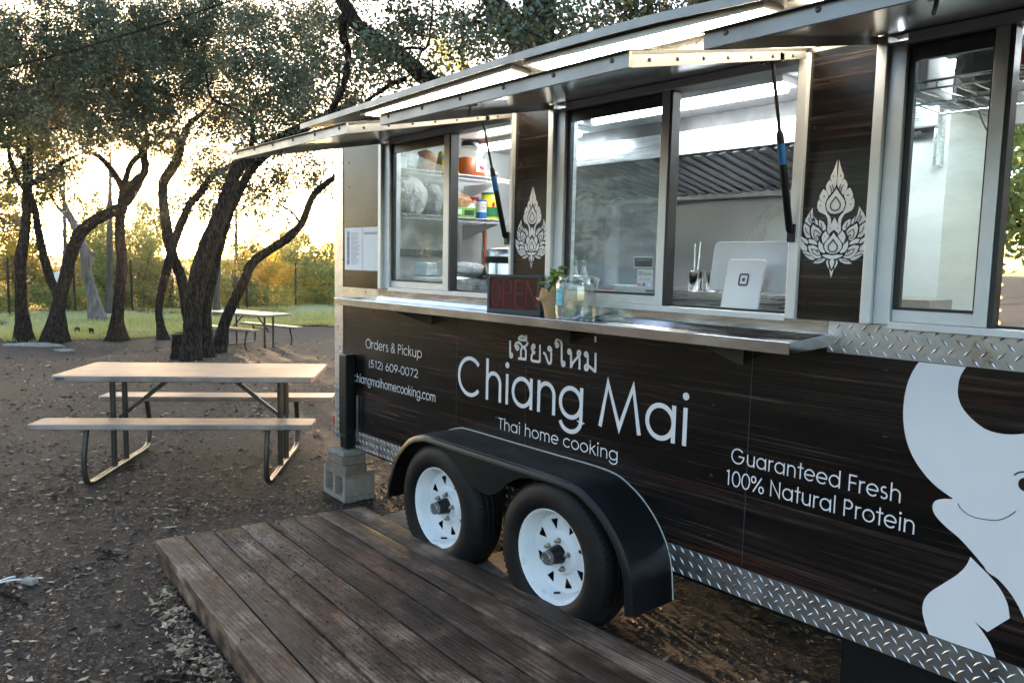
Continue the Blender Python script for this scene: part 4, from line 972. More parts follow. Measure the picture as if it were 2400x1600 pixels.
# ---- hatches, hinged above the windows and sloping down outwards
def hatch(xa, xb, n):
    h0, h1 = (-.004, 2.300), (-.89, 2.122); th = .013
    def P(x, t, o): return (x, h0[0] + (h1[0] - h0[0]) * t, h0[1] + (h1[1] - h0[1]) * t + o)
    m = MB(); N_ = 12
    for i in range(N_ + 1):
        for j in range(7):     # the polished lining is slightly wavy
            m.v.append(P(xa + .02 + (xb - xa - .04) * i / N_, .01 + .97 * j / 6, .0012 * math.sin(i * 1.3 + j * .9 + n)))
    for i in range(N_):
        for j in range(6): a = i * 7 + j; m.f.append((a, a + 1, a + 8, a + 7)); m.mi.append(0)
    H = part(m, 'hatch', 'steel_mirror', smooth=True)
    m = MB(); m.hexa([P(xa, 0, .004), P(xb, 0, .004), P(xb, 1, .004), P(xa, 1, .004), P(xa, 0, th), P(xb, 0, th), P(xb, 1, th), P(xa, 1, th)])
    part(m, 'outer_skin', 'wood_print_wrap', H)
    m = MB()
    m.hexa([P(xa, 1, -.030), P(xb, 1, -.030), P(xb, 1.012, -.028), P(xa, 1.012, -.028), P(xa, 1, .014), P(xb, 1, .014), P(xb, 1.012, .014), P(xa, 1.012, .014)])
    for x, w in ((xa, .006), (xb - .006, .006)):
        m.hexa([P(x, .03, -.022), P(x + w, .03, -.022), P(x + w, .999, -.030), P(x, .999, -.030), P(x, .03, .003), P(x + w, .03, .003), P(x + w, .999, .003), P(x, .999, .003)])
    part(m, 'edge_flange', 'alu_dull', H)
    m = MB(); m.hexa([P(xa - .03, .9, .0145), P(xb + .012, .9, .0145), P(xb + .004, 1.03, .0135), P(xa - .012, 1.03, .0105), P(xa - .03, .9, .016), P(xb + .012, .9, .016), P(xb + .004, 1.03, .015), P(xa - .012, 1.03, .012)])
    part(m, 'drip_lip', 'alu_dull', H)
    m = MB()
    for k in range(6):
        x = xa + .06 + (xb - xa - .12) * k / 5; q = P(x, 1.012, -.002); m.lathe([(.007, 0), (.006, -.003), (.0005, -.004)], 8, q, 'Y')
    for k in range(7):
        q = P(xb, .12 + .8 * k / 6, -.012); m.lathe([(.006, 0), (.005, .003), (.0005, .004)], 8, q, 'X')
    tag(part(m, 'rivets', 'dark_steel', H), kind='stuff')
    xc = (xa + xb) / 2 - .12; q = P(xc, .955, -.002)
    m = MB(); m.box(q[0] - .05, q[0] + .05, q[1] - .02, q[1] + .02, q[2] - .012, q[2] - .001); m.box(q[0] - .022, q[0] + .022, q[1] - .014, q[1] + .014, q[2] - .026, q[2] - .012)
    m.tube([(q[0], q[1], q[2] - .026), (q[0] - .004, q[1] - .004, q[2] - .058)], .005, 8); m.tube([(q[0] - .05, q[1], q[2] - .016), (q[0] - .072, q[1], q[2] - .018)], .006, 8)
    part(m, 'latch', 'dark_steel', H, bevel=.002)
    # gas strut: from the flange down to the jamb
    a, b_ = Vector(P(xb - .035, .19, -.016)), Vector((xb - .012 - .008, -.034, 1.705)); md = a.lerp(b_, .40)
    st = part(MB().tube([a, md], .006, 10), 'gas_strut', 'black_plastic')
    part(MB().tube([md, md.lerp(b_, .04), b_.lerp(md, .03), b_], [.008, .0125, .0125, .007], 12), 'cylinder', 'black_paint', st, smooth=True)
    e1, e2 = md.lerp(b_, .12), md.lerp(b_, .32)
    part(MB().tube([e1, e2], .0131, 12), 'blue_label', 'strut_blue', st, smooth=True)
    m = MB(); q = P(xb - .035, .19, -.012); m.box(q[0] - .035, q[0] + .035, q[1] - .012, q[1] + .012, q[2] - .014, q[2] + .010)
    part(m, 'bracket', 'black_plastic', st); part(MB().box(b_[0] - .012, b_[0] + .012, -.03, -.019, b_[2] - .03, b_[2] + .03), 'bracket', 'black_plastic', st)
hatch(-4.072, -2.858, 0); hatch(-2.597, -1.364, 1); hatch(-1.135, .10, 2)

# ---- roof visor with light strips under it
edge = spline([(-4.675, 2.410), (-3.9, 2.428), (-3.28, 2.442), (-2.55, 2.456), (-1.90, 2.452), (-1.43, 2.430), (-.9, 2.418), (X1, 2.405)], 6)
m = MB()
for (x, z) in edge:
    for yy, zz in ((-.006, 2.476), (-.236, z + .022), (-.236, z - .006), (-.228, z - .006), (-.226, z + .002), (-.006, 2.448)): m.v.append((x, yy, zz))
for i in range(len(edge) - 1):
    for k in range(6): a = i * 6 + k; b_ = i * 6 + (k + 1) % 6; m.f.append((a, b_, b_ + 6, a + 6)); m.mi.append(0)
m.f += [tuple(range(6)), tuple(range(len(m.v) - 6, len(m.v)))]; m.mi += [0, 0]
VZ = part(m, 'roof_visor', 'alu_frame')
m = MB()
for (x, z) in edge:
    for yy, zz in ((-.2365, z + .0235), (-.2405, z + .0235), (-.2405, z - .009), (-.2365, z - .009)): m.v.append((x, yy, zz))
for i in range(len(edge) - 1):
    for k in range(4): a = i * 4 + k; b_ = i * 4 + (k + 1) % 4; m.f.append((a, b_, b_ + 4, a + 4)); m.mi.append(0)
part(m, 'edge_trim', 'alu_dull', VZ)
def ez(x): return float(np.interp(x, [e[0] for e in edge], [e[1] for e in edge]))
for xa, xb in ((-3.98, -2.66), (-2.58, -1.42), (-1.34, .2)):
    def under(x, yy): t = (yy + .006) / -.22; return 2.448 + (ez(x) + .002 - 2.448) * t
    m = MB(); m.hexa([(x, yy, under(x, yy) - o) for o in (.026, .003) for x, yy in ((xa, -.205), (xb, -.205), (xb, -.085), (xa, -.085))])
    L_ = part(m, 'visor_light', 'white_plastic', VZ)
    m = MB(); m.hexa([(x, yy, under(x, yy) - o) for o in (.034, .0262) for x, yy in ((xa + .05, -.195), (xb - .02, -.195), (xb - .02, -.095), (xa + .05, -.095))])
    part(m, 'light_tube', 'led_warm', VZ)

# ---- serving shelf
m = MB(); m.box(-4.21, -1.244, -.245, -.004, 1.338, 1.346)
SH = part(m, 'serving_shelf', 'steel_counter', bevel=.002)
m = MB(); m.box(-4.212, -1.242, -.2505, -.246, 1.318, 1.357); m.box(-4.215, -4.2105, -.250, -.004, 1.318, 1.357)
m.hexa([(-1.2435, -.250, 1.318), (-1.2395, -.250, 1.318), (-1.2395, -.004, 1.33), (-1.2435, -.004, 1.33), (-1.2435, -.250, 1.357), (-1.2395, -.250, 1.357), (-1.2395, -.004, 1.372), (-1.2435, -.004, 1.372)])
part(m, 'shelf_lip', 'steel_counter', SH, bevel=.002)
m = MB(); m.box(-4.11, -1.2445, -.0035, -.0005, 1.347, 1.416); m.hexa([(-4.11, -.020, 1.347), (-1.2445, -.020, 1.347), (-1.2445, -.0036, 1.347), (-4.11, -.0036, 1.347), (-4.11, -.0055, 1.368), (-1.2445, -.0055, 1.368), (-1.2445, -.0036, 1.37), (-4.11, -.0036, 1.37)])
m.box(-4.11, -1.2445, -.014, -.0036, 1.4085, 1.4165)
part(m, 'splashback', 'steel_counter', SH)
for x in (-3.55, -2.45, -1.56):
    part(MB().prism([(0 - .003, 1.316), (-.225, 1.316), (-.215, 1.306), (-.02, 1.235), (-.003, 1.235)], x, x + .004, 'X'), 'bracket', 'alu_dull', SH)

# ---- fender over both wheels
path = spline([(-3.612, .275), (-3.580, .40), (-3.508, .54), (-3.395, .648), (-3.272, .694), (-3.18, .703), (-2.87, .703), (-2.566, .703), (-2.19, .70), (-2.050, .656), (-1.952, .586), (-1.881, .500), (-1.838, .40), (-1.820, .25)], 5)
m = MB(); prof = [(-.0005, 0), (-.225, 0), (-.243, .004), (-.2525, .016), (-.2545, .036), (-.2525, .037), (-.249, .018), (-.240, .0075), (-.225, .004), (-.0005, .004)]
for i, p in enumerate(path):
    a, b_ = path[max(0, i - 1)], path[min(len(path) - 1, i + 1)]; t = np.array([b_[0] - a[0], b_[1] - a[1]]); t /= np.linalg.norm(t); nn = np.array([t[1], -t[0]])
    for yy, o in prof: q = p + nn * o; m.v.append((q[0], yy, q[1]))
k = len(prof)
for i in range(len(path) - 1):
    for j in range(k): a, b_ = i * k + j, i * k + (j + 1) % k; m.f.append((a, b_, b_ + k, a + k)); m.mi.append(0)
FE = part(m, 'fender', 'black_paint', smooth=True)
low = spline([(-3.16, .668), (-3.04, .646), (-2.944, .603), (-2.877, .549), (-2.824, .524), (-2.749, .511), (-2.688, .518), (-2.619, .555), (-2.574, .596), (-2.508, .634), (-2.443, .652), (-2.328, .664), (-2.20, .668)], 4)
top = [(-2.19, .692), (-2.6, .697), (-3.0, .697), (-3.18, .697)]
part(MB().prism([tuple(p) for p in low] + top, -.2495, -.2455), 'skirt', 'black_paint', FE)
m = MB(); m.tube([(p[0] + .0, -.003, p[1] + .003) for p in path[6:]], .0032, 5); part(m, 'caulk_line', 'caulk', FE)

# ---- wheels
def holed(outer, holes, y, th, name, mat, parent):
    bm = bmesh.new(); es = []
    for loop in [outer] + holes:
        vs_ = [bm.verts.new((p[0], y, p[1])) for p in loop]
        es += [bm.edges.new((vs_[i], vs_[(i + 1) % len(vs_)])) for i in range(len(vs_))]
    bmesh.ops.triangle_fill(bm, edges=es, use_beauty=True, use_dissolve=False, normal=(0, -1, 0))
    bmesh.ops.recalc_face_normals(bm, faces=bm.faces)
    me = bpy.data.meshes.new(name); bm.to_mesh(me); bm.free(); me.materials.append(M[mat])
    o = bpy.data.objects.new(name, me); C.objects.link(o)
    sd = o.modifiers.new('th', 'SOLIDIFY'); sd.thickness = th; sd.offset = 0
    adopt(o, parent); return o
def wheel(cx, cz, rot):
    c = (cx, 0, cz)
    prof = [(.203, -.214), (.214, -.232), (.238, -.2415), (.268, -.243), (.296, -.236), (.318, -.222), (.330, -.204), (.335, -.180), (.3352, -.165), (.331, -.162), (.331, -.157), (.3355, -.154), (.336, -.135), (.332, -.132), (.332, -.127), (.336, -.124), (.3355, -.100), (.331, -.075), (.316, -.052), (.29, -.036), (.23, -.030), (.203, -.05)]
    ty = MB().lathe(prof, 56, c, 'Y', close=True)
    n = 56; sh = MB()
    for k in range(72):          # shoulder blocks
        a = 2 * math.pi * k / 72
        for yy0, yy1, r0, r1 in ((-.222, -.190, .3205, .3355),):
            ca, sa = math.cos(a), math.sin(a); w = .006
            sh.hexa([(cx + ca * r0 - sa * s * w, yy0, cz + sa * r0 + ca * s * w) for s in (-1, 1)] + [(cx + ca * r1 - sa * s * w, yy1, cz + sa * r1 + ca * s * w) for s in (1, -1)] +
                    [(cx + ca * (r0 + .003) - sa * s * w, yy0 - .001, cz + sa * (r0 + .003) + ca * s * w) for s in (-1, 1)] + [(cx + ca * (r1 + .003) - sa * s * w, yy1, cz + sa * (r1 + .003) + ca * s * w) for s in (1, -1)])
    Wh = part(ty, 'wheel', 'rubber', smooth=True)
    part(sh, 'tread_blocks', 'rubber', Wh)
    rim = MB().lathe([(.2065, -.214), (.209, -.2195), (.2055, -.2235), (.2005, -.222), (.1975, -.215), (.1955, -.206), (.1935, -.205), (.189, -.190), (.187, -.165), (.178, -.150), (.168, -.144), (.168, -.141), (.19, -.143), (.2, -.16), (.203, -.2)], 48, c, 'Y', close=True)
    part(rim, 'rim', 'white_rim', Wh, smooth=True)
    holes = []
    for k in range(8):
        a0 = rot + k * math.pi / 4
        tri = [(.101, 0), (.1535, .165), (.1535, -.165)]
        P3 = [np.array([r * math.cos(a0 + da), r * math.sin(a0 + da)]) for r, da in tri]; loop = []
        for i in range(3):
            p, pa, pb_ = P3[i], P3[i - 1], P3[(i + 1) % 3]; q1 = p + (pa - p) / np.linalg.norm(pa - p) * .009; q2 = p + (pb_ - p) / np.linalg.norm(pb_ - p) * .009
            for t in (0, .33, .67, 1): loop.append(tuple((1 - t) ** 2 * q1 + 2 * t * (1 - t) * p + t * t * q2 + np.array([cx, cz])))
        holes.append(loop)
    circ = lambda r, nn: [(cx + r * math.cos(2 * math.pi * i / nn), cz + r * math.sin(2 * math.pi * i / nn)) for i in range(nn)]
    holed(circ(.1715, 48), holes + [circ(.098, 32)], -.152, .004, 'spoke_disc', 'white_rim', Wh)
    ce = MB().lathe([(.0985, -.1535), (.092, -.156), (.086, -.166), (.082, -.172), (.060, -.173), (.044, -.171), (.040, -.165), (.040, -.15)], 36, c, 'Y')
    part(ce, 'disc_centre', 'white_rim', Wh, smooth=True)
    part(MB().lathe([(.150, -.118), (.148, -.112), (.05, -.112)], 32, c, 'Y'), 'brake_drum', 'dark_steel', Wh)
    part(MB().lathe([(.038, -.150), (.038, -.196), (.034, -.208), (.031, -.226), (.001, -.227)], 24, c, 'Y'), 'hub', 'black_plastic', Wh, smooth=True)
    part(MB().lathe([(.0305, -.2275), (.0305, -.246), (.027, -.250), (.022, -.2505), (.020, -.246), (.001, -.2455)], 20, c, 'Y'), 'grease_cap', 'alu_dull', Wh, smooth=True)
    for k in range(5):
        a = rot * 3 + .5 + 2 * math.pi * k / 5; q = (cx + .064 * math.cos(a), 0, cz + .064 * math.sin(a))
        m = MB(); m.lathe([(.0135, -.172), (.0115, -.180)], 6, q, 'Y'); m.lathe([(.0105, -.1805), (.0105, -.190), (.006, -.192), (.006, -.199), (.001, -.200)], 6, q, 'Y')
        part(m, 'lug_nut', 'brass_nut', Wh)
    a = -1.9; q = (cx + .176 * math.cos(a + rot), cz + .176 * math.sin(a + rot))
    part(MB().tube([(q[0], -.160, q[1]), (q[0] + .004, -.195, q[1] + .010)], .0052, 8), 'valve', 'black_plastic', Wh)
wheel(-3.148, .332, .30); wheel(-2.310, .332, .34)
m = MB()
for x in (-3.148, -2.310): m.tube([(x, -.10, .332), (x, 2.1, .332)], .035, 10)
part(m, 'axles', 'black_paint')
m = MB(); m.box(X0 + .06, X1, .18, .24, .27, .374); m.box(X0 + .06, X1, 1.75, 1.81, .27, .374)
for x in np.arange(-4.4, .7, .6): m.box(x, x + .05, .241, 1.749, .30, .372)
part(m, 'chassis', 'black_paint')
part(MB().box(-1.18, .3, .10, .5, .14, .368), 'under_tank', 'black_plastic', bevel=.01)
part(MB().box(-2.95, -2.45, .02, .05, .30, .70), 'wheel_well', 'alu_dull')

# ---- stabiliser post at the left end
m = MB(); m.box(-4.486, -4.392, -.072, -.0045, .455, .980)
JK = part(m, 'stabiliser_leg', 'black_paint', bevel=.006)
part(MB().box(-4.478, -4.400, -.066, -.012, .366, .4545), 'inner_tube', 'black_paint', JK, bevel=.004)
part(MB().box(-4.352, -4.349, -.02, -.0045, .42, .72), 'edge_strip', 'alu_dull', JK)

# ---- printed lettering on the lower panel
YL = -.0016
z3 = lambda x, y: (740 + x / 2.904, 660 + y / 2.904)
z7 = lambda x, y: (1500 + x / 1.782, 720 + y / 1.782)
def line(txt, l, r, base, topp, **kw):
    write(txt, Wp(*l)[0], Wp(*r)[0], Wp(*base)[1], Wp(*topp)[1] - Wp(*base)[1], T, YL, **kw)
line('Orders & Pickup', z3(343, 425), z3(722, 490), z3(375, 456), z3(375, 393), w=.062)
line('(512) 609-0072', z3(362, 560), z3(697, 630), z3(640, 642), z3(640, 586), w=.06)
xl, xr = Wp(*z3(262, 655))[0], Wp(*z3(817, 800))[0]; zb = Wp(*z3(290, 683))[1]
write('chiangmaihomecooking.com', xl, xr, zb, .0545, T, YL, w=.066)
line('Chiang Mai', z3(978, 650), (1613, 990), z3(1055, 776), z3(1055, 516), w=.072)
line('Thai home cooking', z3(1247, 930), (1449, 1060), (1183, 1008), z3(1258, 925), w=.06)
line('Guaranteed Fresh', z7(385, 620), z7(1092, 770), z7(408, 653), z7(408, 590), w=.066)
line('100% Natural Protein', z7(357, 700), z7(1150, 900), z7(372, 741), z7(372, 677), w=.066)
# the Thai name above, drawn stroke by stroke
zt = lambda x, y: Wp(1180 + x / 9.8, 780 + y / 9.8)
def lp(cx, cy, rx, ry): return [(cx + rx * math.cos(a), cy + ry * math.sin(a)) for a in np.linspace(0, 2 * math.pi, 17)]
TH = [[(160, 175), (158, 470), (158, 520)], lp(184, 515, 26, 42),
      lp(325, 340, 28, 40), [(296, 325), (276, 300), (285, 250), (320, 222), (365, 222), (405, 250), (432, 295), (465, 325), (505, 360), (524, 420), (520, 605)], [(565, 205), (555, 255), (515, 300), (465, 325), (425, 350), (408, 400), (406, 592)], [(345, 583), (524, 606)],
      [(350, 152), (375, 100), (430, 72), (480, 92), (515, 140), (532, 165)], [(350, 150), (548, 172)], [(530, 48), (530, 184)],
      lp(695, 310, 28, 40), [(666, 300), (655, 350), (675, 410), (735, 448)], [(735, 448), (680, 470), (655, 520), (650, 605), (672, 640), (820, 662), (845, 640), (848, 272)],
      lp(1060, 360, 27, 38), [(1090, 340), (1104, 380), (1100, 640), (1085, 690), (1060, 702), (1035, 682), (1005, 600), (980, 520), (955, 470), (920, 450)],
      lp(1240, 280, 28, 42), [(1212, 270), (1203, 220), (1228, 160), (1275, 146), (1322, 180), (1345, 250), (1345, 690)], lp(1380, 708, 28, 45),
      lp(1520, 430, 28, 42), [(1550, 425), (1560, 480), (1558, 802)], [(1560, 790), (1605, 680), (1690, 580), (1738, 522)], lp(1740, 465, 31, 48), [(1740, 520), (1755, 610), (1752, 838)],
      lp(1905, 490, 28, 42), [(1935, 480), (1948, 540), (1945, 770)], lp(1910, 792, 33, 56), [(1945, 740), (2040, 820), (2118, 896)], [(2118, 900), (2125, 455)], [(2120, 75), (2120, 213)]]
m = MB()
for i, s in enumerate(TH): ribbon(m, [zt(*p) for p in s], .0125, YL - .0003 * (i % 4))
part(m, 'thai_lettering', 'vinyl_white')

# ---- flame emblems on the pillars: white petals, dark inner lines
ze = lambda x, y: Wp(1860 + x / 5.058, 360 + y / 5.058)
PET = [[(523, 75), (500, 140), (470, 215), (445, 262), (440, 300), (456, 338), (432, 312), (405, 345), (387, 385), (388, 430), (408, 462), (428, 500), (446, 472), (474, 440), (497, 400), (511, 362), (517, 300), (520, 150)],
       [(357, 422), (330, 465), (310, 510), (310, 540), (345, 580), (300, 545), (285, 590), (283, 640), (300, 685), (340, 708), (380, 725), (405, 770), (410, 830), (400, 900), (405, 945), (418, 900), (440, 830), (447, 790), (437, 752), (402, 707), (382, 660), (376, 600), (395, 545), (415, 510), (415, 480), (395, 450)],
       [(385, 915), (355, 950), (335, 990), (340, 1030), (352, 1068), (378, 1042), (412, 1000), (428, 972), (410, 962), (395, 940)],
       [(305, 1035), (295, 1080), (300, 1130), (325, 1165), (370, 1182), (376, 1165), (354, 1122), (350, 1082), (325, 1060)],
       [(410, 1262), (394, 1270), (389, 1300), (404, 1340), (420, 1364), (422, 1342), (410, 1300), (412, 1275)],
       [(230, 645), (200, 690), (165, 740), (140, 790), (137, 808), (170, 832), (200, 856), (213, 830), (235, 808), (262, 836), (289, 850), (289, 800), (260, 765), (235, 720), (228, 680)],
       [(305, 785), (301, 850), (332, 885), (350, 915), (384, 903), (385, 860), (360, 815), (330, 795)],
       [(130, 826), (120, 870), (122, 920), (140, 970), (160, 998), (204, 1000), (192, 950), (192, 872), (160, 846)],
       [(230, 842), (210, 892), (212, 950), (230, 1000), (266, 1034), (292, 1030), (306, 990), (322, 962), (336, 932), (306, 888), (268, 868)],
       [(82, 975), (78, 1040), (85, 1110), (108, 1150), (165, 1155), (162, 1108), (118, 1062), (160, 1074), (178, 1060), (163, 1022), (120, 997)],
       [(178, 1018), (188, 1062), (232, 1070), (278, 1083), (283, 1060), (253, 1032), (215, 1015)],
       [(172, 1095), (185, 1150), (210, 1200), (255, 1240), (300, 1238), (332, 1228), (316, 1200), (306, 1162), (282, 1112), (235, 1086)],
       [(108, 1166), (150, 1220), (200, 1255), (245, 1262), (250, 1245), (210, 1210), (180, 1168), (140, 1160)],
       [(222, 1292), (255, 1302), (310, 1300), (355, 1280), (383, 1252), (350, 1241), (300, 1252), (265, 1267), (245, 1289)]]
CEN = [[(512, 415), (470, 475), (430, 525), (398, 570), (388, 620), (402, 678), (440, 708), (497, 716)], [(490, 760), (465, 800), (441, 840), (420, 880), (413, 930), (419, 962), (440, 935), (484, 900)],
       [(483, 940), (440, 990), (398, 1032), (369, 1072), (366, 1120), (388, 1160), (420, 1180), (474, 1188)], [(470, 1207), (400, 1197), (338, 1202), (365, 1226), (412, 1245), (470, 1250)],
       [(466, 1246), (437, 1260), (427, 1290), (437, 1330), (461, 1368)], [(460, 1402), (440, 1380), (430, 1360), (429, 1390), (455, 1475)]]
INK = [[(503, 515), (468, 560), (443, 598), (441, 638), (460, 668), (497, 678)], [(478, 1020), (446, 1056), (417, 1088), (414, 1130), (432, 1158), (472, 1166)]]
INKS = [[(255, 905), (242, 950), (252, 1000), (285, 1020)], [(275, 990), (285, 968), (305, 975), (300, 998), (288, 992)], [(215, 1130), (235, 1180), (275, 1205), (312, 1208)], [(270, 1165), (282, 1150), (296, 1160), (288, 1178)], [(215, 1130), (260, 1140), (298, 1150)], [(255, 905), (290, 925), (318, 955)],
        [(430, 380), (452, 420), (455, 468)], [(462, 370), (478, 410), (474, 440)], [(205, 700), (208, 760), (232, 808)], [(183, 760), (195, 800), (215, 830)], [(330, 820), (338, 860), (345, 895)], [(145, 880), (160, 930), (190, 960)], [(95, 1020), (130, 1055), (158, 1075)], [(130, 1180), (170, 1200), (205, 1215)], [(270, 1275), (310, 1270), (345, 1255)], [(235, 720), (255, 790), (262, 836)]]
DOTS = [(478, 272, 9), (367, 510, 11), (324, 620, 9), (437, 888, 8), (371, 978, 6), (88, 1002, 5)]
wx = lambda p: np.array(ze(*p))
tip, bot = wx((523, 75)), wx((455, 1475)); ax0 = float((tip[0] + bot[0]) / 2)
def emblem(dx, dz, name):
    m = MB(); k = MB()
    ax = ax0
    def mir(p): return (2 * ax - p[0], p[1])
    sh = lambda L_: [(p[0] + dx, p[1] + dz) for p in L_]
    for q in PET:
        a = [tuple(wx(p)) for p in q]; m.add([(p[0], YL, p[1]) for p in sh(a)], [tuple(range(len(a)))]); m.add([(p[0], YL, p[1]) for p in sh([mir(p) for p in a])], [tuple(range(len(a)))[::-1]])
    for q in CEN:
        a = [tuple(wx(p)) for p in q]; a[0], a[-1] = (ax, a[0][1]), (ax, a[-1][1]); a = a + [mir(p) for p in a[-2:0:-1]]; m.add([(p[0], YL, p[1]) for p in sh(a)], [tuple(range(len(a)))])
    E_ = part(m, name, 'vinyl_white')
    for q in INK:
        a = [tuple(wx(p)) for p in q]; a[0], a[-1] = (ax, a[0][1]), (ax, a[-1][1]); a = a + [mir(p) for p in a[-2:0:-1]]; ribbon(k, sh(a) , .0042, YL - .0012, closed=True)
    for q in INKS:
        a = [tuple(wx(p)) for p in q]; ribbon(k, sh(a), .0030, YL - .0012 - .0002 * (len(k.v) % 5)); ribbon(k, sh([mir(p) for p in a]), .0030, YL - .0012 - .0002 * (len(k.v) % 5))
    for x, y, r in DOTS:
        c = wx((x, y)); rr = r / 5.058 * .00135
        for cc in (tuple(c), mir(c)): k.add([(cc[0] + dx + rr * math.cos(a), YL - .0012, cc[1] + dz + rr * math.sin(a)) for a in np.linspace(0, 6.2832, 11)[:-1]], [tuple(range(10))])
    tag(part(k, 'inner_lines', 'vinyl_black', E_), kind='stuff')
emblem(0, 0, 'flame_emblem')
e2 = np.array(Wp(1160 + 647 / 7.127, 420 + 125 / 7.127)); e3 = np.array(Wp(1160 + 603 / 7.127, 420 + 1500 / 7.127))
emblem(float((e2[0] + e3[0]) / 2 - ax0), float(e2[1] - tip[1]), 'flame_emblem')
# ---- big white elephant graphic at the right
zl = lambda L_: [Wp(2060 + x / 2.009, 820 + y / 2.009) for x, y in L_]
def smooth_loop(L_, k=4):
    P = [np.array(p) for p in L_]; out = []; n = len(P)
    for i in range(n):
        a, b_, c, d = P[i - 1], P[i], P[(i + 1) % n], P[(i + 2) % n]
        for j in range(k):
            t = j / k; out.append(tuple(0.5 * (2 * b_ + (c - a) * t + (2 * a - 5 * b_ + 4 * c - d) * t * t + (3 * b_ - a - 3 * c + d) * t ** 3)))
    return out
el = spline([(190, 52), (150, 120), (125, 200), (115, 300), (125, 400), (155, 490), (205, 570), (270, 640), (348, 697)], 4) + spline([(347, 700), (300, 700), (265, 710), (253, 738), (265, 775), (310, 825), (380, 885), (440, 950), (490, 1010), (515, 1045), (560, 1075), (610, 1130), (650, 1190), (690, 1275), (730, 1400), (760, 1520)], 4) \
    + [np.array(p) for p in ((1000, 1620), (1060, 1300), (1080, 900), (1060, 600), (960, 430))] + spline([(860, 385), (760, 385), (683, 393), (620, 397), (560, 390), (500, 370), (440, 325), (400, 280), (380, 240), (372, 195), (382, 130), (413, 74)], 4)
lf = spline([(432, 972), (410, 1015), (370, 1055), (300, 1100), (240, 1140), (212, 1180), (206, 1230), (220, 1290), (237, 1337)], 4) + [np.array(p) for p in ((340, 1374), (450, 1412), (551, 1448))] + spline([(551, 1447), (530, 1390), (490, 1325), (450, 1275)], 4) + [np.array(p) for p in ((480, 1300), (512, 1325), (560, 1295), (618, 1260))] + spline([(617, 1258), (605, 1190), (570, 1120), (520, 1060), (470, 1010), (445, 985)], 4)
def fillpoly(name, polys, y, mat, parent):
    bm = bmesh.new()
    for P in polys:
        vs_ = [bm.verts.new((p[0], y, p[1])) for p in P]; es = [bm.edges.new((vs_[i], vs_[(i + 1) % len(vs_)])) for i in range(len(vs_))]
        bmesh.ops.triangle_fill(bm, edges=es, use_beauty=True, normal=(0, -1, 0))
    me = bpy.data.meshes.new(name); bm.to_mesh(me); bm.free(); me.materials.append(M[mat]); o = bpy.data.objects.new(name, me); C.objects.link(o); adopt(o, parent); return o
def clip_z(L_, lo=.483, hi=1.312): return [(p[0], min(max(p[1], lo), hi)) for p in L_]
def dedupe(L_):
    out = []
    for p in L_:
        if not out or math.hypot(p[0] - out[-1][0], p[1] - out[-1][1]) > 1e-5: out.append(p)
    if math.hypot(out[0][0] - out[-1][0], out[0][1] - out[-1][1]) < 1e-5: out.pop()
    return out
EL = fillpoly('elephant_graphic', [dedupe(clip_z(zl(el))), dedupe(clip_z(zl(lf)))], YL, 'vinyl_white', T)
m = MB(); ribbon(m, zl(spline([(372, 720), (395, 752), (450, 785), (550, 800), (610, 782), (646, 757)], 4)), .0022, YL - .0012); ribbon(m, zl(spline([(638, 588), (660, 575), (690, 572), (730, 580)], 4)), .004, YL - .0012)
ec = Wp(2060 + 690 / 2.009, 820 + 632 / 2.009); m.add([(ec[0] + .017 * math.cos(a), YL - .0012, ec[1] + .019 * math.sin(a)) for a in np.linspace(0, 6.2832, 17)[:-1]], [tuple(range(16))])
part(m, 'face_lines', 'vinyl_black', EL)

# ---- notice sheets on the left pillar
nl = [Wp(790 + x / 9.227, 520 + y / 9.227) for x, y in ((180, 135), (925, 70), (905, 1062), (175, 1052))]
x0n, x1n, z0n, z1n = nl[3][0], nl[1][0], nl[2][1], nl[0][1]
NS = part(MB().box(x0n, x1n, -.0020, -.0004, z0n, z1n), 'notice_sheets', 'paper')
m = MB(); w_, h_ = x1n - x0n, z1n - z0n
xm_ = x0n + .52 * w_
m.box(xm_ - .002, xm_ + .002, -.0028, -.0021, z0n, z1n)
for k in range(13):
    zz = z0n + h_ * (.84 - .058 * k)
    m.box(x0n + .07 * w_, x0n + .14 * w_, -.0028, -.0021, zz - .004, zz + .012 if k % 3 else zz + .02)
    for j in range(2): m.box(x0n + .19 * w_, x0n + rng.uniform(.34, .46) * w_, -.0028, -.0021, zz + .009 * j, zz + .009 * j + .003)
for k in range(9): m.box(xm_ + .05 * w_ + k * .043 * w_, xm_ + .08 * w_ + k * .043 * w_, -.0028, -.0021, z0n + h_ * .83, z0n + h_ * .885)
part(m, 'print_lines', 'print_grey', NS)
# ---- stickers on the middle pane
ys = .0150
def wr(a, b_, y): p, q = aty(*a, y), aty(*b_, y); return p[0], q[0], q[2], p[2]
x0s, x1s, z0s, z1s = wr((1260 + 1480 / 6.533, 600 + 10 / 6.533), (1260 + 1768 / 6.533, 600 + 185 / 6.533), ys)
k1 = part(MB().box(x0s, x1s, ys - .0012, ys - .0003, z0s, z1s), 'notice_sticker', 'sticker', W2)
part(MB().box(x0s + .004, x1s - .004, ys - .0018, ys - .0013, z0s + .004, z1s - .004), 'black_field', 'print_dark', W2)
ftext('CUSTOMER NOTICE', .0085, 'sticker', ((x0s + x1s) / 2, ys - .0021, (z0s * .3 + z1s * .7)), (1, 0, 0), (0, 0, 1), 'print', W2)
x0s, x1s, z0s, z1s = wr((1260 + 1530 / 6.533, 600 + 205 / 6.533), (1260 + 1760 / 6.533, 600 + 515 / 6.533), ys)
part(MB().box(x0s, x1s, ys - .0012, ys - .0003, z0s, z1s), 'card_sticker', 'sticker', W2)
hs, ws = z1s - z0s, x1s - x0s
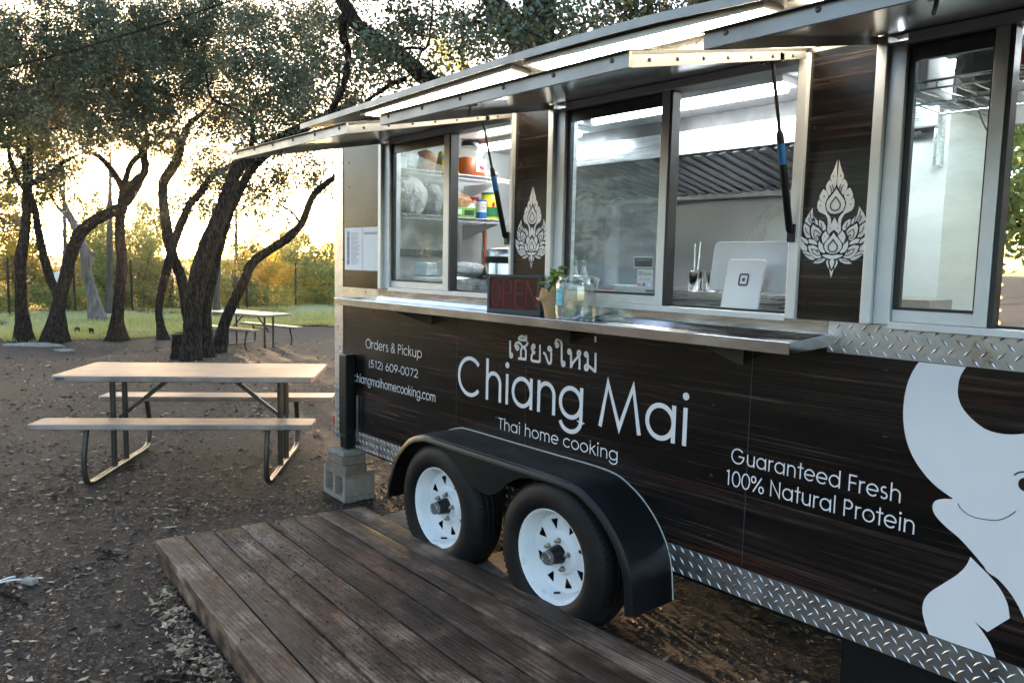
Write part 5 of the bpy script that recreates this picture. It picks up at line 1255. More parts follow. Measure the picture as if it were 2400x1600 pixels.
m = MB(); ribbon(m, rrect(x0s + .10 * ws, x0s + .30 * ws, z1s - .28 * hs, z1s - .11 * hs, .003), .0022, ys - .002, closed=True); m.box(x0s + .18 * ws, x0s + .22 * ws, ys - .002, ys - .0014, z1s - .22 * hs, z1s - .17 * hs)
part(m, 'logo', 'print_dark', W2)
ftext('Square', .017, 'print_dark', (x0s + .64 * ws, ys - .002, z1s - .2 * hs), (1, 0, 0), (0, 0, 1), 'print', W2)
ftext('Pay  G Pay  VISA', .0078, 'print_dark', (x0s + .5 * ws, ys - .002, z1s - .5 * hs), (1, 0, 0), (0, 0, 1), 'print', W2)
for f, mt in ((.14, 'mc_red'), (.22, 'mc_orange'), (.45, 'ax_blue'), (.78, 'paper')):
    m = MB()
    if f < .3: m.lathe([(.0055, -.0001 * (f > .2)), (.0004, -.0004 - .0001 * (f > .2))], 12, (x0s + f * ws, ys - .0016, z1s - .76 * hs), 'Y')
    else: m.box(x0s + f * ws - .006, x0s + f * ws + .007, ys - .002, ys - .0014, z1s - .84 * hs, z1s - .68 * hs)
    part(m, 'card_mark', mt, W2)

# ---- inside the trailer
m = MB(); m.box(-4.55, .1, .072, .42, 1.372, 1.395)
WT = part(m, 'front_worktop', 'dark_steel')
m = MB(); m.box(-3.9, -1.60, 1.22, YB - .06, .5, 1.40); m.box(-3.9, -1.60, 1.20, YB - .06, 1.401, 1.448)
for x in np.arange(-3.4, -1.7, .42): m.box(x, x + .006, 1.196, 1.1995, .6, 1.44)
part(m, 'cook_line', 'steel_brushed', bevel=.003)
part(MB().box(-3.95, -1.58, YB - .056, YB - .051, 1.45, 2.06), 'splash_wall', 'steel_wall')
m = MB(); m.box(-4.0, -1.40, 1.15, 1.165, 2.215, 2.335); m.box(-4.0, -3.985, 1.166, YB - .06, 2.05, 2.335); m.box(-1.415, -1.40, 1.166, YB - .06, 2.05, 2.335)
m.box(-3.984, -1.416, 1.86, 1.90, 2.035, 2.075); m.box(-4.0, -1.40, 1.151, YB - .06, 2.336, 2.345)
HD = part(m, 'exhaust_hood', 'steel_brushed', bevel=.002)
part(MB().box(-4.0, -1.40, 1.152, 1.5, 2.3455, 2.418), 'gap_shade', 'dark_steel', HD)  # dark block put in as the shade of the gap between hood and ceiling
base = MB().hexa([(-3.98, 1.17, 2.225), (-1.42, 1.17, 2.225), (-1.42, 1.87, 2.085), (-3.98, 1.87, 2.085), (-3.98, 1.17, 2.235), (-1.42, 1.17, 2.235), (-1.42, 1.87, 2.095), (-3.98, 1.87, 2.095)])
part(base, 'filter_back', 'vinyl_black', HD)
for x in np.arange(-3.93, -1.45, .083):
    m = MB(); m.hexa([(x, 1.175, 2.200), (x + .042, 1.175, 2.206), (x + .042, 1.862, 2.066), (x, 1.862, 2.060), (x, 1.175, 2.203), (x + .042, 1.175, 2.209), (x + .042, 1.862, 2.069), (x, 1.862, 2.063)])
    part(m, 'baffle', 'hood_steel', HD)
for xa, xb, yy in ((-4.35, -3.35, .95), (-3.05, -1.85, .72), (-1.55, -.45, .85)):
    fx = part(MB().box(xa, xb, yy - .07, yy + .07, 2.392, 2.419), 'ceiling_light', 'white_plastic')
    part(MB().tube([(xa + .02, yy, 2.378), (xb - .02, yy, 2.378)], .022, 10), 'tube', 'tube_cool', fx, smooth=True)
part(MB().box(-1.56, -1.385, 1.25, YB - .055, .5, 2.3), 'tall_cabinet', 'white_interior')
# wall rail and outlet inside
m = MB(); m.box(-4.618, -4.608, .98, 1.02, .9, 2.1)
for zz in np.arange(.95, 2.05, .045): m.box(-4.6078, -4.6068, .992, .998, zz, zz + .025); m.box(-4.6078, -4.6068, 1.004, 1.010, zz, zz + .025)
part(m, 'shelf_rail', 'white_plastic')
part(MB().box(-4.618, -4.60, .45, .95, 1.62, 1.67), 'knife_bar', 'dark_steel')

# ================================================================== wooden deck
DK = thing('wooden_deck', 'weathered low plank deck in front of the trailer wheels', 'deck', (-2.6, -.8, 0))
La, Lb = np.array([-4.085, -1.330]), np.array([-3.945, -.200])       # the far end, left corner and right corner
Ra, Rb = np.array([-.95, -1.535]), np.array([-.95, -.232])           # the near end, outside the picture
NP = 8; ZD = .132
for i in range(NP):
    t0, t1 = i / NP, (i + 1) / NP; g = .0048
    a = La + (Lb - La) * (t0) ; b_ = La + (Lb - La) * t1; c = Ra + (Rb - Ra) * t1; d = Ra + (Rb - Ra) * t0
    u = (b_ - a) / np.linalg.norm(b_ - a); u2 = (c - d) / np.linalg.norm(c - d)
    a, b_, c, d = a + u * g, b_ - u * g, c - u2 * g, d + u2 * g
    e = rng.uniform(-.012, .016); a = a + np.array([e, 0]); b_ = b_ + np.array([e + rng.uniform(-.004, .004), 0])
    n = 14; m = MB(); z0 = [rng.uniform(-.002, .0025) for _ in range(2)]
    for k in range(n + 1):
        f = k / n; l = a + (d - a) * f; r = b_ + (c - b_) * f; s = .0016 * math.sin(f * 7 + i * 2.1)
        cup = .0015
        o1, o2 = rng.uniform(-.0012, .0012), rng.uniform(-.0012, .0012)
        mid = (l + r) / 2
        m.v += [(l[0], l[1] + o1, ZD - .038), (l[0], l[1] + o1, ZD + z0[0] + s - .003), (l[0] + (r[0] - l[0]) * .04, l[1] + (r[1] - l[1]) * .04, ZD + z0[0] + s), (mid[0], mid[1], ZD + (z0[0] + z0[1]) / 2 + s - cup),
                (l[0] + (r[0] - l[0]) * .96, l[1] + (r[1] - l[1]) * .96, ZD + z0[1] + s), (r[0], r[1] + o2, ZD + z0[1] + s - .003), (r[0], r[1] + o2, ZD - .038)]
    for k in range(n):
        for j in range(7): p, q = k * 7 + j, k * 7 + (j + 1) % 7; m.f.append((p, q, q + 7, p + 7)); m.mi.append(0)
    m.f += [tuple(range(7)), tuple(range(n * 7, n * 7 + 7))]; m.mi += [0, 0]
    m.build('plank', 'weathered_board', DK, smooth=True)
    k = MB()
    for fx in (.012, .30, .62):
        for fy in (.22, .78):
            l = a + (d - a) * fx; r = b_ + (c - b_) * fx; q = l + (r - l) * fy
            k.lathe([(.006, .0003), (.005, .0014), (.0003, .0008)], 8, (q[0], q[1], ZD - .0006))
    tag(k.build('screws', 'dark_steel', DK), kind='stuff')
m = MB(); m.hexa([(La[0] + .01, La[1] + .012, 0.0), (Ra[0], Ra[1] + .012, 0.0), (Ra[0], Ra[1] + .05, 0.0), (La[0] + .01, La[1] + .05, 0.0), (La[0] + .01, La[1] + .012, ZD - .042), (Ra[0], Ra[1] + .012, ZD - .042), (Ra[0], Ra[1] + .05, ZD - .042), (La[0] + .01, La[1] + .05, ZD - .042)])
m.build('rim_joist', 'weathered_board', DK, bevel=.004)
m = MB(); m.hexa([(Lb[0] + .01, Lb[1] - .05, 0.0), (Rb[0], Rb[1] - .05, 0.0), (Rb[0], Rb[1] - .012, 0.0), (Lb[0] + .01, Lb[1] - .012, 0.0), (Lb[0] + .01, Lb[1] - .05, ZD - .042), (Rb[0], Rb[1] - .05, ZD - .042), (Rb[0], Rb[1] - .012, ZD - .042), (Lb[0] + .01, Lb[1] - .012, ZD - .042)])
m.build('rim_joist', 'weathered_board', DK, bevel=.004)
m = MB(); m.bar((La[0] + .04, La[1] + .06, (ZD - .042) / 2), (Lb[0] + .04, Lb[1] - .06, (ZD - .042) / 2), .038, ZD - .042); m.build('end_joist', 'weathered_board', DK)
# crumbs of soil and leaf bits lying on the planks
n = 5200
fx = rg.uniform(0, .75, n); fy = np.clip(rg.choice([.3, .45, .62, .2], n, p=[.4, .3, .2, .1]) + rg.normal(0, .11, n), .02, .98)
pl = La[None] + (Lb - La)[None] * fy[:, None]; pr = Ra[None] + (Rb - Ra)[None] * fy[:, None]; q = pl + (pr - pl) * fx[:, None]
cc = np.stack([q[:, 0], q[:, 1], np.full(n, ZD + .0035)], 1)
o = quads('deck_debris', leaf_quads(rg, cc, rg.choice([.007, .011, .02], n, p=[.6, .3, .1]), rg.choice([.005, .008], n), .93), 'litter', tone=np.clip(rg.normal(.10, .20, n), 0, 1))
tag(o, 'crumbs of dark soil and leaf bits scattered on the deck', 'debris', kind='stuff')

# ================================================================== picnic tables
def picnic(label, loc, rz):
    t = thing('picnic_table', label, 'picnic table', loc, rz, 'folding picnic tables')
    Lh, Wh_ = .915, .38
    m = MB(); m.prism(rrect(-Lh, Lh - .03, -Wh_, Wh_, .05, 5), .700, .742, 'Z'); tp = m.build('table_top', 'table_top', t, bevel=.010, local=True, seg=3)
    MB().lathe([(.022, .7425), (.016, .7432), (.001, .7430)], 16, (0, 0, 0)).build('umbrella_plug', 'frame_brown', tp, local=True)
    MB().box(-.87, -.81, -.3815, -.3803, .714, .730).build('name_plate', 'print_dark', tp, local=True)
    for s in (-1, 1):
        y = s * .54
        m = MB(); m.prism(rrect(-Lh - .02, Lh, y - .118, y + .118, .03, 4), .418, .456, 'Z'); m.build('bench', 'table_top', t, bevel=.008, local=True, seg=3)
    for sx in (-1, 1):
        x = sx * .60
        pts = [(x, -.55, .417), (x, -.565, .36), (x, -.60, .24), (x, -.60, .13), (x, -.565, .045), (x, -.47, .020), (x, -.2, .019), (x, .2, .019), (x, .47, .020), (x, .565, .045), (x, .60, .13), (x, .60, .24), (x, .565, .36), (x, .55, .417)]
        S_ = spline(pts, 4)
        i0, i1 = 16, len(S_) - 17
        fr = MB().tube(S_[:i0 + 1], .019, 12).build('bench_leg', 'frame_brown', t, smooth=True, local=True)
        MB().tube(S_[i1:], .019, 12).build('bench_leg', 'frame_brown', t, smooth=True, local=True)
        MB().tube(S_[i0:i1 + 1], .0188, 12).build('ground_runner', 'worn_tube', t, smooth=True, local=True)
        for yy in (-.11, .11):
            MB().tube([(x, yy, .03), (x, yy, .70)], .021, 12).build('upright', 'frame_brown', t, smooth=True, local=True)
        a, b_ = Vector((x, 0, .37)), Vector((sx * .20, 0, .695))
        m = MB(); m.bar(a, a.lerp(b_, .56), .024, .020, (0, 1, 0)); m.bar(a.lerp(b_, .48), b_, .030, .012, (0, 1, 0)); m.bar((x, -.11, .37), (x, .11, .37), .016, .016)
        m.lathe([(.006, -.02), (.006, .02)], 8, tuple(a.lerp(b_, .52)), 'Y'); m.build('folding_brace', 'frame_brown', t, local=True)
        ring = [(sx * .17, .012 * 0, .69), (sx * .165, 0, .668), (sx * .145, 0, .658), (sx * .125, 0, .668), (sx * .12, 0, .69)]
        MB().tube(spline(ring, 3), .004, 6).build('lock_ring', 'frame_brown', t, local=True)
    return t
ua = math.atan2(1.49, 1.04)
picnic('tan picnic table with dark folding legs on the mulch left of the trailer', (-5.885, -.475, 0), ua)
ct = at(586, 731, 16.4); th_ = RAD(33)
rh = np.array([RT[0], RT[1]]); rh /= np.linalg.norm(rh); fh = np.array([FW[0], FW[1]]); fh /= np.linalg.norm(fh)
u2 = rh * math.cos(th_) - fh * math.sin(th_)
picnic('distant picnic table at the lawn edge behind the slender leaning oak', (ct[0], ct[1], gz(ct[0], ct[1])), math.atan2(u2[1], u2[0]))

# ================================================================== blocks and pavers under the post
CB = thing('cinder_block', 'grey two-hole concrete block under the trailer leg', 'concrete block', (-4.575, .05, 0), RAD(-3))
def wallblock(m, x0, x1, y0, y1, z0, z1, holes):
    """block with holes running front to back"""
    xs = [x0] + [v for h in holes for v in (h[0], h[1])] + [x1]; za, zb = holes[0][2], holes[0][3]
    m.box(x0, x1, y0, y1, z0, za); m.box(x0, x1, y0, y1, zb, z1)
    for i in range(0, len(xs), 2): m.box(xs[i], xs[i + 1], y0 + .0005, y1 - .0005, za + .0002, zb - .0002)
m = MB(); wallblock(m, -.165, .165, -.11, .11, 0.0, .195, [(-.132, -.016, .034, .162), (.016, .132, .034, .162)])
m.build('block_body', 'concrete', CB, local=True, bevel=.004)
for k, (w, h, z, dx, rot, lab) in enumerate([(.235, .068, .196, .005, .10, 'lower reddish paver on the two-hole concrete block'), (.225, .055, .265, .012, -.06, 'upper reddish paver carrying the flat stone'), (.20, .034, .321, .015, .05, 'thin pale stone on top of the stacked pavers under the leg')]):
    m = MB(); m.box(-w / 2, w / 2, -.085, .085, 0, h)
    o = m.build('paver', 'paver' if k < 2 else 'concrete', None, bevel=.006); o.location = (-4.44 + dx - .05, .01 - .03, z); o.rotation_euler = (0, 0, rot)
    tag(o, lab, 'paver', 'stacked pavers under the trailer leg')
for x, y, w, d, h, r, lab in ((-3.74, .10, .30, .20, .07, .1, 'flat paver behind the left trailer wheel'), (-2.86, .10, .28, .21, .08, -.05, 'flat paver wedged between the two trailer wheels')):
    o = MB().box(-w / 2, w / 2, -d / 2, d / 2, 0, h).build('paver', 'paver', None, bevel=.008); o.location = (x, y - .12, 0); o.rotation_euler = (0, 0, r); tag(o, lab, 'paver', 'pavers beside the wheels')

# small litter on the soil at the left
pt = atz(40, 1360, .006)
m = MB(); m.tube(spline([np.array(pt) + np.array(q) for q in ((-.02, -.09, 0), (.0, -.03, .01), (.03, .02, .012), (.05, .10, .006))], 4), .004, 6); m.tube(spline([np.array(pt) + np.array(q) for q in ((-.02, -.09, 0), (-.05, -.04, .004), (-.05, 0.0, .004))], 3), .0045, 6)
tag(m.build('plastic_scrap', 'white_plastic', smooth=True), 'white bent plastic scrap lying on the soil', 'scrap')
for px, py, L_, r, lab in ((30, 1398, .26, .012, 'short dark stick near the white scrap'), (255, 1295, .11, .012, 'small splinter of dark wood left of the deck'), (430, 1590, .2, .014, 'grey split stick beside the deck at the bottom')):
    p = atz(px, py, .012); a = rng.uniform(.2, .9)
    m = MB(); m.tube([p + np.array([-math.cos(a), -math.sin(a), 0]) * L_ / 2, p + np.array([0, 0, .004]), p + np.array([math.cos(a), math.sin(a), 0]) * L_ / 2], [r * .7, r, r * .5], 7, True, .2, rng)
    tag(m.build('stick', 'oak_bark'), lab, 'stick')
p = atz(70, 1368, 0); o = MB().box(-.035, .035, -.022, .022, 0, .03).build('stone_chip', 'limestone', None, bevel=.008); o.location = tuple(p); o.rotation_euler = (0, 0, .6); tag(o, 'pale angular stone chip beside the white scrap', 'stone')

# ================================================================== on the serving shelf
ZC = 1.3475
SG = thing('open_sign', 'dark framed LED sign reading OPEN, unlit, on the steel shelf', 'sign', (-2.735, -.085, ZC), RAD(17))
hw, hh = .148, .184
m = MB(); fw_ = .014
m.box(-hw, hw, -.018, .018, 0, fw_ + .008); m.box(-hw, hw, -.018, .018, hh - fw_, hh); m.box(-hw, -hw + fw_, -.018, .018, fw_ + .0085, hh - fw_ - .0005); m.box(hw - fw_, hw, -.018, .018, fw_ + .0085, hh - fw_ - .0005)
m.build('frame', 'sign_frame', SG, local=True, bevel=.002)
MB().box(-hw + fw_, hw - fw_, -.004, .014, fw_ + .0085, hh - fw_ - .0005).build('face', 'sign_face', SG, local=True)
m = MB(); LX = [(-.128, -.082), (-.062, -.014), (.004, .050), (.066, .124)]; zb_, zt_ = .032, .160
def leds(pts, w=.007):
    P = [np.array(p) for p in pts]
    for a, b_ in zip(P[:-1], P[1:]):
        L_ = np.linalg.norm(b_ - a); n = max(1, int(round(L_ / .0062)))
        for k in range(n):
            c = a + (b_ - a) * (k + .5) / n; m.box(c[0] - w / 2, c[0] + w / 2, -.0075, -.0045, c[1] - .0024, c[1] + .0024)
cx_, rx_ = (LX[0][0] + LX[0][1]) / 2, (LX[0][1] - LX[0][0]) / 2
leds([(cx_ + rx_ * math.cos(a), (zb_ + zt_) / 2 + (zt_ - zb_) / 2 * math.sin(a)) for a in np.linspace(0, 2 * math.pi, 25)])
x0_, x1_ = LX[1]; leds([(x0_, zb_), (x0_, zt_)]); leds([(x0_, zt_)] + [(x0_ + .022 + .024 * math.cos(a), .127 + .033 * math.sin(a)) for a in np.linspace(math.pi / 2, -math.pi / 2, 9)] + [(x0_, .094)])
x0_, x1_ = LX[2]; leds([(x0_, zb_), (x0_, zt_)]); leds([(x0_, zt_), (x1_, zt_)]); leds([(x0_, .097), (x1_ - .006, .097)]); leds([(x0_, zb_), (x1_, zb_)])
x0_, x1_ = LX[3]; leds([(x0_, zb_), (x0_, zt_)]); leds([(x0_, zt_), (x1_, zb_)]); leds([(x1_, zb_), (x1_, zt_)])
m.build('letters', 'led_red', SG, local=True)
m = MB(); nn = 14
for i in range(nn + 1):
    for j in range(7):
        x = -hw + fw_ + (2 * hw - 2 * fw_) * i / nn; z = fw_ + .009 + (hh - 2 * fw_ - .01) * j / 6; m.v.append((x, -.0125 + .0016 * math.sin(i * 1.9 + j * 1.1) * math.sin(j * .9 + i * .4), z))
for i in range(nn):
    for j in range(6): a = i * 7 + j; m.f.append((a, a + 1, a + 8, a + 7)); m.mi.append(0)
m.build('film', 'clear_film', SG, local=True, smooth=True)
MB().box(-hw, hw, -.05, .03, -.001, .0005).build('base_strip', 'sign_frame', SG, local=True)

# plant wrapped in kraft paper
PLc = aty(1296, 715, -.105); PL = thing('potted_plant', 'small leafy plant in crumpled kraft paper beside the jar', 'plant', (PLc[0], -.105, ZC))
m = MB(); prof = [(.037, 0), (.040, .03), (.044, .06), (.048, .085), (.053, .105), (.057, .118)]; n = 26
for i, (r, h) in enumerate(prof):
    for k in range(n):
        a = 2 * math.pi * k / n; f = (i / 5) ** 2
        rr = r * (1 + f * .22 * math.sin(3 * a + 1) + .05 * math.sin(9 * a + i) + f * rng.uniform(-.06, .06)); hz = h + f * (.022 * math.sin(2 * a + 2.4) + .012 * math.sin(5 * a))
        fl = .040 * f * max(0, math.cos(a - 3.5)) ** .6
        m.v.append((rr * math.cos(a) - fl, rr * math.sin(a) * .8, hz - fl * .5))
for i in range(5):
    for k in range(n): a, b_ = i * n + k, i * n + (k + 1) % n; m.f.append((a, b_, b_ + n, a + n)); m.mi.append(0)
m.f.append(tuple(range(n))); m.mi.append(0)
wp = m.build('paper_wrap', 'kraft', PL, local=True, smooth=True); sd = wp.modifiers.new('t', 'SOLIDIFY'); sd.thickness = .0012
m = MB(); lf_c = []
for k in range(7):
    a = k * 2.4 + .4; rr = rng.uniform(.015, .05); tp = (rr * math.cos(a) + .012, rr * math.sin(a) * .6, rng.uniform(.16, .245)); md = (tp[0] * .35, tp[1] * .35, .11)
    S_ = spline([(0, 0, .04), md, tp], 4); m.tube(S_, .0015, 5); lf_c += [np.array(q) + np.array([rng.uniform(-.016, .016), rng.uniform(-.014, .014), rng.uniform(-.006, .01)]) for q in S_[4:] for _ in range(3)]
for q in ((-.065, -.01, .15), (-.072, -.015, .135), (-.055, 0, .16)): lf_c.append(np.array(q))
m.tube(spline([(0, 0, .1), (-.04, 0, .15), (-.075, -.01, .13)], 4), .0014, 5)
m.build('stems', 'olive_leaves', PL, local=True)
V = leaf_quads(rg, np.array(lf_c), .034, .022, .4)
for i in range(len(V)): quads('leaf', V[i:i + 1], 'herb_leaves', PL, tone=[rng.uniform(.25, .9)], local=True)

# tip jar
JX = float(aty(1351, 700, -.112)[0]); J = thing('tip_jar', 'clear glass tip jar with a blue note on the steel shelf', 'jar', (JX, -.118, ZC))
rj = .088
m = MB(); m.lathe([(rj * .62, .004), (rj * .9, .0), (rj * .985, .012), (rj, .03), (rj, .148), (rj * .97, .163), (rj * .88, .172), (rj * .86, .178), (rj * .90, .183), (rj * .90, .190), (rj * .84, .191), (rj * .83, .178), (rj * .85, .170), (rj * .945, .158), (rj * .965, .145), (rj * .965, .03), (rj * .93, .014), (rj * .6, .009)], 40, (0, 0, 0))
m.build('glass', 'jar_glass', J, local=True, smooth=True)
ang = RAD(-90); n_ = Vector((math.cos(ang), math.sin(ang), 0)); t_ = Vector((-n_.y, n_.x, 0)); c_ = n_ * (rj + .0012); m = MB()
for i in range(5):
    for j in range(2):
        u = (i / 4 - .5) * .044; a2 = ang + u / rj - .12; m.v.append(((rj + .0015 + .0018 * j * 0) * math.cos(a2), (rj + .0015) * math.sin(a2), .066 + .072 * j))
for i in range(4): m.f.append((i * 2, i * 2 + 2, i * 2 + 3, i * 2 + 1)); m.mi.append(0)
m.build('sticky_note', 'note_cyan', J, local=True)
def jt(txt, size, z):
    a2 = ang - .12; o_ = np.array([JX + (rj + .0032) * math.cos(a2), -.118 + (rj + .0032) * math.sin(a2), ZC + z]); ftext(txt, size, 'print_dark', o_, (-math.sin(a2), math.cos(a2), 0), (0, 0, 1), 'handwriting', J)
jt('to you', .014, .124); jt('u', .01, .105); jt('if you must tip', .0075, .088)
m = MB(); S2 = [(-.055, .0, .012), (-.02, -.01, .014), (.02, -.012, .022), (.055, -.01, .040), (.068, 0, .030), (.062, .008, .016)]
for q in spline(S2, 4): m.v += [(q[0], q[1] - .025, q[2]), (q[0], q[1] + .03, q[2] + .006)]
for i in range(len(m.v) // 2 - 1): m.f.append((i * 2, i * 2 + 2, i * 2 + 3, i * 2 + 1)); m.mi.append(0)
m.build('dollar_bill', 'bill', J, local=True, smooth=True)
m = MB(); m.hexa([(-.035, -.03, .012), (.03, -.035, .012), (.03, -.033, .012), (-.035, -.028, .012), (-.026, -.022, .05), (.036, -.027, .05), (.036, -.025, .05), (-.026, -.020, .05)]); m.build('folded_bill', 'bill', J, local=True)

# ================================================================== inside: point-of-sale and cooking things
PS = thing('sales_terminal', 'white point-of-sale screen on a stand, back to the customer', 'terminal', (-1.645, .16, 1.396))
tl = .10
def slab(name, x0, x1, z0, z1, y, r, th, lean, parent, mat='white_gloss', bev=.003):
    m = MB(); m.prism(rrect(x0, x1, z0, z1, r, 5), 0, th, 'Y')
    for i, q in enumerate(m.v): m.v[i] = (q[0], y + q[1] + (q[2] - z0) * lean, q[2])
    return m.build(name, mat, parent, bevel=bev, local=True)
slab('screen', -.212, .178, .098, .292, .03, .022, .013, .16, PS)
slab('stand', -.084, .076, .018, .222, -.075, .016, .012, .24, PS)
MB().box(-.06, .05, -.07, .03, .001, .012).build('foot', 'white_gloss', PS, local=True, bevel=.003)
m = MB(); c0 = (-.002, .145)
def stq(x, z): return (x, -.0755 - .0012 + (z - .018) * .24, z)
rr_ = rrect(c0[0] - .018, c0[0] + .018, c0[1] - .020, c0[1] + .020, .006, 4); m2 = MB(); ribbon(m2, rr_, .0066, 0, closed=True); m2.add([(c0[0] + a * .0055, 0, c0[1] + b_ * .006) for a, b_ in ((-1, -1), (1, -1), (1, 1), (-1, 1))], [(0, 1, 2, 3)])
m2.v = [stq(q[0], q[2]) for q in m2.v]; m2.build('square_mark', 'print_dark', PS, local=True)
MB().tube(spline([(.06, .05, .008), (.12, .04, .012), (.17, .0, .02), (.215, -.06, .006)], 4), .004, 6).build('cable', 'black_plastic', PS, local=True)
slab('card_reader', -.0, .05, 0, .028, .02, .004, .03, 0, thing('card_reader_dock', 'small white adapter block right of the sales screen', 'adapter', (-1.53, .12, 1.396)), 'white_plastic', .002)
ph = thing('desk_phone', 'black handset standing behind the right window jamb', 'phone', (-1.435, .16, 1.396))
MB().box(-.03, .03, -.02, .04, 0, .125).build('body', 'black_plastic', ph, local=True, bevel=.006); MB().tube([(.02, 0, .12), (.026, 0, .17)], .008, 8).build('antenna', 'black_plastic', ph, local=True)
o = MB().lathe([(.028, 0), (.03, .09), (.026, .1), (.001, .1)], 16).build('paper_cup', 'white_plastic', None, smooth=True); o.location = (-1.49, .22, 1.396); tag(o, 'pale cup between the sales screen and the handset', 'cup')
def pot(lab, x, y, z, r, h, nlad):
    t = thing('utensil_pot', lab, 'pot', (x, y, z)); MB().lathe([(r * .9, 0), (r * .95, .004), (r, h), (r * 1.06, h + .002), (r * .96, h + .001), (r * .92, .008), (r * .001, .007)], 24).build('body', 'chrome', t, local=True, smooth=True)
    for k in range(nlad):
        u = (k - (nlad - 1) / 2) * .5; a = (u * r * .7, .0, .02); e = (u * r * 1.6, .01, h + .16 + .01 * k); m = MB(); m.bar(a, e, .011, .003, (0, 1, 0)); m.bar(e, (e[0] - .012, e[1] + .004, e[2] - .05), .010, .003, (0, 1, 0)); m.build('ladle_handle', 'chrome', t, local=True)
pot('steel pot holding two hooked ladle handles', float(aty(1630, 650, 1.34)[0]), 1.34, 1.449, .048, .115, 2)
pot('steel pot half hidden by the sales screen with one ladle', float(aty(1674, 650, 1.36)[0]), 1.36, 1.449, .048, .11, 1)
o = MB().lathe([(.08, 0), (.085, .05), (.08, .06), (.001, .06)], 24).build('low_pan', 'chrome', None, smooth=True); o.location = (-2.5, 1.34, 1.449); tag(o, 'low steel pan behind the sales screen stand', 'pan')

# rice urn
UR = thing('rice_urn', 'round stainless rice urn with black band beside the OPEN sign', 'urn', (-3.36, .42, 1.396)); ru = .148
MB().lathe([(ru, 0), (ru, .185), (ru * .99, .19)], 40).build('body', 'chrome', UR, local=True, smooth=True); MB().lathe([(ru * 1.02, .19), (ru * 1.03, .222), (ru * 1.0, .224), (.1, .224)], 40).build('band', 'black_plastic', UR, local=True, smooth=True)
MB().lathe([(ru * .98, .226), (ru * .97, .25), (ru * .88, .268), (ru * .5, .278), (.001, .28)], 40).build('lid', 'steel_brushed', UR, local=True, smooth=True)
MB().box(-ru - .035, -ru + .012, -.03, .03, .12, .25).build('latch', 'black_plastic', UR, local=True, bevel=.008); MB().lathe([(.012, 0), (.008, .03), (.001, .034)], 10, (-.02, -ru + .0, .06), 'Z').build('tap_knob', 'black_plastic', UR, local=True)
# things left of the urn behind the glass
o = MB().box(-3.97, -3.48, .08, .38, 1.396, 1.50).build('steel_pan', 'steel_brushed', None, bevel=.01); tag(o, 'deep stainless pan below the rice bag in the left window', 'pan')
def lump(name, mat, c, r, seed, lab, cat, sq=(1, 1, 1)):
    m = MB(); n = 18; R_ = random.Random(seed)
    m.lathe([(max(.02, math.sin(math.pi * i / 11)) ** .8, -math.cos(math.pi * i / 11)) for i in range(12)], n)
    m.v = [(c[0] + q[0] * r[0] * (1 + R_.uniform(-.24, .20)), c[1] + q[1] * r[1] * (1 + R_.uniform(-.24, .20)), c[2] + q[2] * r[2] * (1 + R_.uniform(-.2, .16))) for q in m.v]
    o = m.build(name, mat, None, smooth=True); sb = o.modifiers.new('soft', 'SUBSURF'); sb.levels = sb.render_levels = 1
    return tag(o, lab, cat)
lump('rice_bag', 'cloudy_bag', (-3.62, .30, 1.535), (.15, .10, .055), 3, 'cloudy plastic bag heaped over the stainless pan', 'bag')
o = MB().box(-3.9, -3.78, .12, .2, 1.501, 1.58).build('plastic_tub', 'white_plastic', None, bevel=.008); tag(o, 'small white tub behind the left pane', 'tub')

# wire shelves on the left end wall
def wire_shelf(lab, z):
    t = thing('wire_shelf', lab, 'shelf', (-4.40, .66, z), group='white wire shelves on the end wall'); xf, xb, ya, yb = -4.205, -4.615, .10, 1.18
    m = MB()
    for zz in (z - .002, z - .028): m.tube([(xf, ya, zz), (xf, yb, zz)], .0032, 6)
    for y in np.arange(ya, yb, .026): m.bar((xf + .002, y, z - .028), (xf + .002, y, z), .003, .003, (0, 1, 0))
    m.build('front_lip', 'white_plastic', t); m = MB()
    for y in np.arange(ya, yb, .026): m.tube([(xf, y, z), (xb, y, z)], .0018, 4, False)
    m.tube([(-4.4, ya, z - .004), (-4.4, yb, z - .004)], .003, 5); m.build('deck_wires', 'white_plastic', t)
    for y in (.20, 1.0): MB().prism([(xf + .03, z - .03), (xb + .02, z - .03), (xb + .02, z - .14)], y, y + .006, 'Y').build('bracket', 'white_plastic', t)
ZU, ZL = 2.172, 1.888
wire_shelf('upper white wire shelf holding the orange spice jar', ZU); wire_shelf('lower white wire shelf holding cans and the green box', ZL)
def atxp(px, py, X): d = ray(px, py); return CAM + d * (X / d[0])
# spice jar
yj = .83; SJ = thing('spice_jar', 'big clear jar of orange spice powder with black lid', 'jar', (-4.30, yj, ZU))
def rl(m, prof, c, n=20, p=4.0):   # squarish lathe
    b0 = len(m.v)
    for r, h in prof:
        for k in range(n):
            a = 2 * math.pi * k / n; ca, sa = math.cos(a), math.sin(a); q = (abs(ca) ** p + abs(sa) ** p) ** (-1 / p); m.v.append((c[0] + r * ca * q * .85, c[1] + r * sa * q, c[2] + h))
    for i in range(len(prof) - 1):
        for k in range(n): a, b_ = b0 + i * n + k, b0 + i * n + (k + 1) % n; m.f.append((a, b_, b_ + n, a + n)); m.mi.append(0)
    m.f += [tuple(range(b0, b0 + n)), tuple(range(len(m.v) - n, len(m.v)))]; m.mi += [0, 0]; return m
rl(MB(), [(.088, .002), (.095, .012), (.096, .095), (.082, .125), (.05, .13)], (0, 0, 0)).build('powder', 'orange_powder', SJ, local=True, smooth=True)
